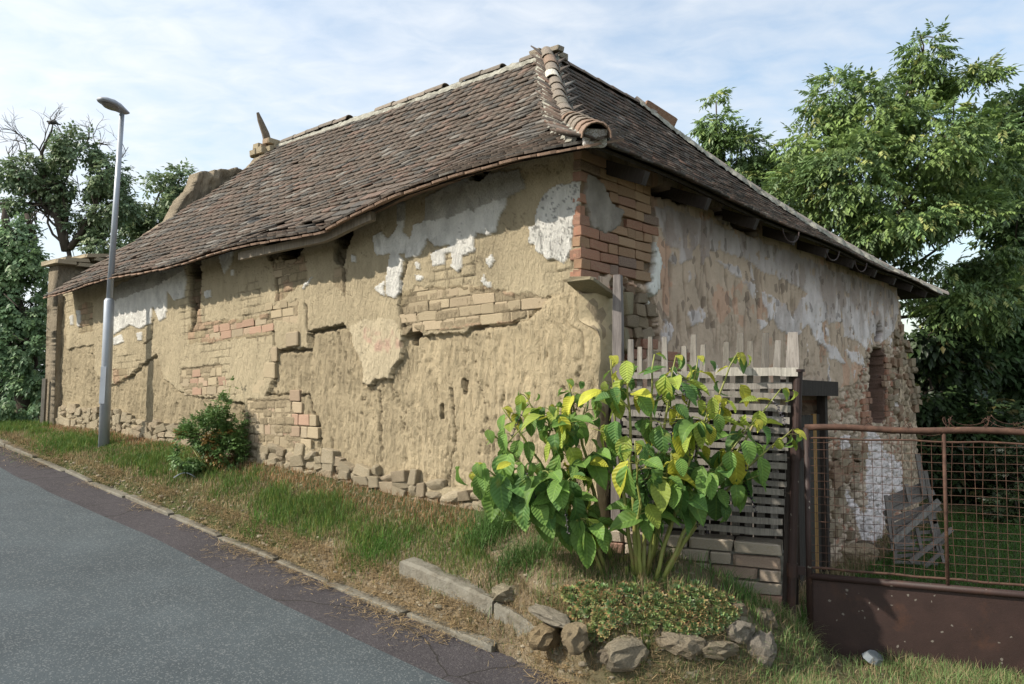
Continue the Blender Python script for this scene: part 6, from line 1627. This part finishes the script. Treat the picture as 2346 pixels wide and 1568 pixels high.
def limbs(m, rootp, blobs, r0, seed, fork=.35):
    rr_ = random.Random(seed)
    for b in blobs:
        c = Vector(b[:3]); s = rootp; P = []
        k1 = s.lerp(c, .4) + Vector((rr_.uniform(-.3, .3), rr_.uniform(-.2, .2), rr_.uniform(.0, .5)))
        for i in range(9): f = i / 8; P.append(s * (1 - f) ** 2 + k1 * 2 * f * (1 - f) + c * f * f + Vector((rr_.gauss(0, .04), rr_.gauss(0, .03), rr_.gauss(0, .04))) * (f > 0))
        m.tube(P, [max(.018, r0 * .42 * (1 - .8 * i / 8)) for i in range(9)], 6)
        for j in range(5):
            i = rr_.randint(4, 8); d = Vector((rr_.uniform(-1, 1) * b[3], rr_.uniform(-1, 1) * b[4], rr_.uniform(-.4, 1) * b[5])) * .9
            Q = [P[i] + d * (s_ / 5) + Vector((rr_.gauss(0, .03), rr_.gauss(0, .03), rr_.gauss(0, .03))) * s_ for s_ in range(6)]
            m.tube(Q, [max(.008, r0 * .13 * (1 - .8 * s_ / 5)) for s_ in range(6)], 5)
def tree(name, label, cat, foot, blobs, r0, n, tpl, cols, seed, fork_z, size=(.8, 1.2), hang=.5, clump=1.6, thr=.45, shell=.5, grp=None, bare=None):
    r_ = root(name, foot, label, cat, grp); foot = Vector(foot)
    fk = Vector(fork_z); m = MB(); rr_ = random.Random(seed)
    m.tube([foot - ZZ * .2] + [foot.lerp(fk, i / 7) + Vector((rr_.gauss(0, .03), rr_.gauss(0, .02), 0)) for i in range(8)], [r0 * 1.25] + [r0 * (1 - .45 * i / 7) for i in range(8)], 10)
    limbs(m, fk, blobs, r0, seed); m.obj('trunk', M['bark'], r_, smooth=True)
    P, D = crown_points(blobs, n, seed, shell, clump, thr); g = np.random.default_rng(seed + 1)
    D = D * np.array([1, 1, .6]) + g.normal(0, .5, D.shape); D[:, 2] -= hang
    ci = g.random(len(P)); pat = fbm(P[:, 0] * .9 + P[:, 1], P[:, 2] * .9, seed + 9)
    c = np.where((ci < .25 + .5 * (pat > .55))[:, None], np.array(cols[0]), np.array(cols[1])); c = np.where((ci > .93)[:, None], np.array(cols[2]), c)
    scatter_tpl('crown', tpl, P, D, g.uniform(size[0], size[1], len(P)), c * g.uniform(.75, 1.25, (len(P), 1)), r_)
    return r_
WAL = compound(7, .125, .05, .45, 1); SIM = compound(5, .10, .055, .3, 2); SML = compound(5, .07, .042, .2, 3)
WC = [(0.21, 0.30, 0.09), (0.14, 0.22, 0.08), (0.33, 0.36, 0.12)]
# big walnut beyond the yard
Yw = 15.5
tree('walnut_tree', 'large walnut tree with drooping compound leaves behind the right end of the house', 'tree', (5.9, 17.0, -.7),
     [blob(2120, 130, Yw, 42, 65), blob(2085, 215, Yw + .3, 70, 60), blob(2230, 215, Yw, 75, 75), blob(1925, 225, Yw, 75, 65), blob(2010, 270, Yw - .5, 90, 80), blob(1865, 330, Yw, 75, 70), blob(1960, 400, Yw - 1, 110, 95), blob(2120, 350, Yw - .8, 120, 105), blob(2250, 370, Yw, 100, 110), blob(1850, 440, Yw, 90, 70), blob(2060, 500, Yw - 1, 120, 100), blob(2200, 540, Yw - .6, 120, 110), blob(1950, 520, Yw, 90, 75), blob(2290, 620, Yw, 90, 100), blob(2130, 640, Yw - .3, 110, 70), blob(2230, 700, Yw - .5, 110, 70)],
     .19, 8600, WAL, WC, 31, (6.6, 16.6, 2.2), (.75, 1.2), .3, 1.7, .49, .35)
tree('young_walnut_tree', 'slender walnut top rising behind the middle of the right roof slope', 'tree', (5.0, 21.5, -.7),
     [blob(1640, 235, 20, 26, 28), blob(1650, 290, 20, 50, 40), blob(1690, 350, 20, 80, 60), blob(1735, 420, 20, 85, 60), blob(1790, 395, 20, 50, 70), blob(1620, 290, 20, 20, 25), blob(1800, 500, 20, 90, 80)],
     .14, 2300, WAL, WC, 33, (6.2, 21, 3.5), (.9, 1.35), .3, 1.6, .46, .3)
tree('dark_tree', 'dark dense tree at the right edge of the view, beyond the walnut', 'tree', (11.2, 18.6, -.7),
     [blob(2340, 280, 18, 60, 70), blob(2370, 420, 18, 80, 100), blob(2350, 560, 17.5, 80, 100), blob(2330, 720, 17, 110, 90), blob(2240, 790, 17, 100, 75), blob(2360, 850, 17, 80, 80)],
     .2, 4200, SIM, [(0.08, 0.14, 0.05), (0.06, 0.105, 0.04), (0.12, 0.16, 0.05)], 35, (11.3, 18.4, 2.0), (1.4, 2.1), .4, 1.2, .36, .35)
tree('elder_bush', 'dark green bush filling the gap between the house end and the gate', 'bush', (8.3, 15.6, -.7),
     [blob(2170, 820, 15.5, 80, 60), blob(2120, 900, 15.2, 55, 60), blob(2160, 1030, 15, 80, 90), blob(2120, 760, 15, 60, 50), blob(2240, 1000, 15, 90, 90), blob(2200, 1150, 15, 110, 70), blob(2320, 1120, 15, 90, 80)],
     .1, 4200, SIM, [(0.04, 0.07, 0.022), (0.028, 0.05, 0.018), (0.10, 0.09, 0.03)], 37, (8.3, 15.5, .5), (1.2, 1.8), .3, 1.4, .36, .3)
tree('hedge_shrub', 'sunlit edge of a variegated shrub low at the right behind the mesh', 'bush', (8.9, 13.2, -.7),
     [blob(2380, 1080, 13, 80, 90), blob(2330, 1180, 12.6, 60, 60), blob(2390, 1250, 12.4, 70, 50)],
     .05, 1500, SML, [(0.08, 0.11, 0.04), (0.05, 0.08, 0.03), (0.42, 0.42, 0.3)], 38, (8.9, 13.2, -.3), (1.1, 1.6), .2, 1.6, .4, .4)
# trees on the left
AC = [(0.20, 0.27, 0.14), (0.15, 0.22, 0.12), (0.28, 0.33, 0.17)]
lt = tree('old_fruit_tree', 'gnarled half dead fruit tree with bare twigs above the left end of the roof', 'tree', (-8.9, 16.9, .4),
     [blob(60, 400, 16, 60, 38), blob(170, 345, 16, 55, 48), blob(230, 400, 16, 60, 45), blob(150, 440, 16.3, 70, 45), blob(110, 350, 16, 40, 35), blob(260, 470, 16, 55, 45), blob(60, 470, 16, 45, 25), blob(200, 510, 16.3, 55, 40), blob(240, 560, 16, 50, 30), blob(25, 400, 16, 30, 30)],
     .08, 3000, SML, AC, 41, at(155, 575, 16), (1.0, 1.5), .3, 2.4, .46, .12)
m = MB(); rr = random.Random(6)
def twig(p, d, L, r, depth):
    P = [p]; dd = d.copy()
    for k in range(6):
        dd = (dd + Vector((rr.gauss(0, .24), rr.gauss(0, .12), rr.gauss(0, .16)))).normalized(); P.append(P[-1] + dd * L / 6)
    m.tube(P, [r * (1 - .65 * k / 6) for k in range(7)], 5)
    if depth > 0:
        for k in range(rr.choice([3, 4])):
            i = rr.randint(2, 6); e = (dd + Vector((rr.uniform(-1, 1), rr.uniform(-.4, .4), rr.uniform(-.3, .8)))).normalized(); twig(P[i], e, L * rr.uniform(.45, .7), r * .5, depth - 1)
for (u, v, uu, vv_, L) in [(90, 345, 120, 270, .75), (100, 360, 60, 300, .8), (60, 360, 30, 300, .8), (150, 330, 125, 285, .55), (200, 340, 190, 285, .55), (230, 370, 215, 300, .7), (255, 400, 285, 330, .7), (60, 380, 5, 340, .6), (180, 350, 230, 300, .55), (30, 390, 15, 320, .6)]:
    a, b = at(u, v, 16), at(uu, vv_, 16); twig(a, (b - a).normalized(), L, .016, 2)
m.tube([at(150, 575, 16), at(130, 500, 16), at(95, 470, 16.1), at(30, 465, 16), at(-40, 470, 16)], [.08, .065, .05, .035, .03], 7)
m.tube([at(155, 575, 16), at(140, 520, 16), at(105, 420, 16), at(95, 350, 16), at(118, 300, 16), at(121, 284, 16)], [.085, .07, .05, .035, .02, .01], 7)
m.tube([at(160, 570, 16), at(210, 500, 16), at(235, 430, 16), at(245, 380, 16)], [.075, .055, .035, .02], 7)
m.obj('bare_branches', M['bark'], lt, smooth=True)
tree('plum_tree', 'leafy round crowned tree behind the parapet, right of the lamp post', 'tree', (-8.3, 19.0, .4),
     [blob(415, 410, 18, 38, 30), blob(370, 445, 18, 60, 45), blob(330, 490, 18, 55, 45), blob(430, 470, 18, 50, 50), blob(300, 540, 18, 60, 45), blob(385, 520, 18, 60, 40), blob(280, 480, 18, 35, 25)],
     .12, 1700, SML, AC, 43, at(350, 600, 18.5), (1.2, 1.7), .3, 2.2, .48, .2)
tree('ivy_clad_tree', 'tall shaggy ivy covered stump at the left edge', 'tree', (-7.6, 12.1, .85),
     [blob(20, 560, 12, 55, 60), blob(60, 620, 12, 50, 60), blob(10, 680, 12, 70, 70), blob(70, 720, 11.8, 45, 70), blob(20, 790, 11.8, 85, 80), blob(80, 820, 11.6, 34, 70), blob(30, 900, 11.6, 75, 60), blob(-60, 640, 12, 70, 150), blob(85, 905, 11.5, 22, 50), blob(50, 520, 12.2, 30, 30)],
     .16, 6000, SML, [(0.22, 0.33, 0.15), (0.16, 0.26, 0.13), (0.32, 0.42, 0.22)], 45, at(30, 700, 12), (.8, 1.2), .6, 2.6, .42, .3)
m = MB(); m.tube([at(20, 640, 12.1), at(18, 540, 12.1), at(12, 500, 12.1), at(8, 478, 12.1)], [.10, .08, .06, .015], 7); m.tube([at(90, 640, 12.2), at(70, 520, 12.2), at(60, 490, 12.2)], [.06, .05, .03], 7)
o = m.obj('dead_snag', M['bark'], None, smooth=True); tag(o, 'bare splintered snag poking out of the ivy at the left edge', 'dead tree')
# far hedge line that closes the view on both sides
def thicket(name, label, blobs, n, cols, seed, sz=(2, 3)):
    P, D = crown_points(blobs, n, seed, .5, .7, .38); g = np.random.default_rng(seed); c = np.where((g.random(len(P)) < .5)[:, None], np.array(cols[0]), np.array(cols[1])) * g.uniform(.7, 1.3, (len(P), 1))
    o = scatter_tpl(name, SIM, P, D + g.normal(0, .5, D.shape), g.uniform(*sz, len(P)), c, None); return tag(o, label, kind='stuff')
thicket('far_thicket', 'far dark thicket closing the yard on the right', [blob(u, 1010 - (u % 3) * 20, 30, 140, 130) for u in range(2080, 2700, 110)] + [blob(u, 850, 34, 110, 60) for u in range(2120, 2700, 130)], 4200, [(0.04, 0.07, 0.025), (0.05, 0.085, 0.03)], 51, (3, 4.5))
thicket('far_hedge', 'far hedge at the left beyond the ivy', [blob(u, 880, 26, 110, 90) for u in range(-500, 120, 90)], 3000, [(0.04, 0.075, 0.03), (0.055, 0.09, 0.035)], 52, (2.4, 3.6))
# bush against the street wall
def wall_bush():
    b = hit(480, 1085); Y = b.y + .05
    r_ = root('wall_bush', b, 'small wild bush with green and reddish leaves against the street wall', 'bush')
    bl = [blob(470, 1000, Y, 60, 45, .22), blob(440, 1045, Y, 42, 30, .2), blob(520, 1030, Y, 45, 45, .2), blob(540, 975, Y + .1, 22, 45, .12), blob(528, 905, Y + .15, 8, 34, .05), blob(505, 935, Y, 14, 30, .08), blob(425, 1005, Y, 20, 25, .1), blob(490, 960, Y, 30, 30, .15)]
    m = MB(); rr_ = random.Random(1)
    for q in bl: m.tube([b + Vector((rr_.uniform(-.1, .1), 0, -.03)), b.lerp(Vector(q[:3]), .5) + Vector((0, 0, .03)), Vector(q[:3]) + ZZ * q[5] * .6], [.01, .007, .003], 5)
    m.obj('stems', M['poke_stem'], r_, smooth=True)
    P, D = crown_points(bl, 2800, 3, .2, 7, .44); g = np.random.default_rng(3); red = (fbm(P[:, 0] * 4, P[:, 2] * 4, 2) > .5) & (P[:, 2] < b.z + .42)
    c = np.where(red[:, None] & (g.random((len(P), 1)) < .55), np.array([.30, .19, .06]), np.array([.12, .21, .06])) * g.uniform(.7, 1.3, (len(P), 1))
    scatter_tpl('foliage', SML, P, D + g.normal(0, .5, D.shape), g.uniform(.32, .5, len(P)), c, r_)
wall_bush()
# neighbouring houses glimpsed through the leaves
def far_house(u0, u1, vt, vb, y, label, seed, roof=True):
    a, b = at(u0, vb, y), at(u1, vb, y); zt = at(u0, vt, y).z; zb = -1.0; r_ = root('neighbour_house', (a.x, y, zb), label, 'house')
    m = MB(); m.box(Vector(((a.x + b.x) / 2, y + 2.5, (zt + zb) / 2)), (1, 0, 0), (b.x - a.x) / 2, (0, 1, 0), 2.5, (0, 0, 1), (zt - zb) / 2); m.obj('wall', M['far_wall'], r_)
    m = MB(); h = (b.x - a.x) * .22; x0, x1 = a.x - .3, b.x + .3
    m.add([(x0, y - .3, zt), (x1, y - .3, zt), (x1, y + 5.3, zt), (x0, y + 5.3, zt), (x0, y + 2.5, zt + h), (x1, y + 2.5, zt + h)], [(0, 1, 5, 4), (2, 3, 4, 5), (0, 4, 3), (1, 2, 5), (3, 2, 1, 0)]); m.obj('roof', M['far_roof'], r_)
    for k in range(2):
        xw = a.x + (b.x - a.x) * (.3 + .4 * k); m = MB(); m.box(Vector((xw, y - .02, (zt + zb) / 2 + .4)), (1, 0, 0), .45, (0, 1, 0), .05, (0, 0, 1), .6); w_ = m.obj('window', M['far_roof'], r_); 
        m = MB(); m.box(Vector((xw, y - .075, (zt + zb) / 2 + .4)), (1, 0, 0), .38, (0, 1, 0), .01, (0, 0, 1), .52); m.obj('pane', M['dark'], w_)
far_house(2205, 2330, 870, 960, 34, 'pale house with a red roof glimpsed through the leaves at right', 1)
far_house(2360, 2600, 900, 960, 38, 'second pale house beyond the right edge of the thicket', 2)
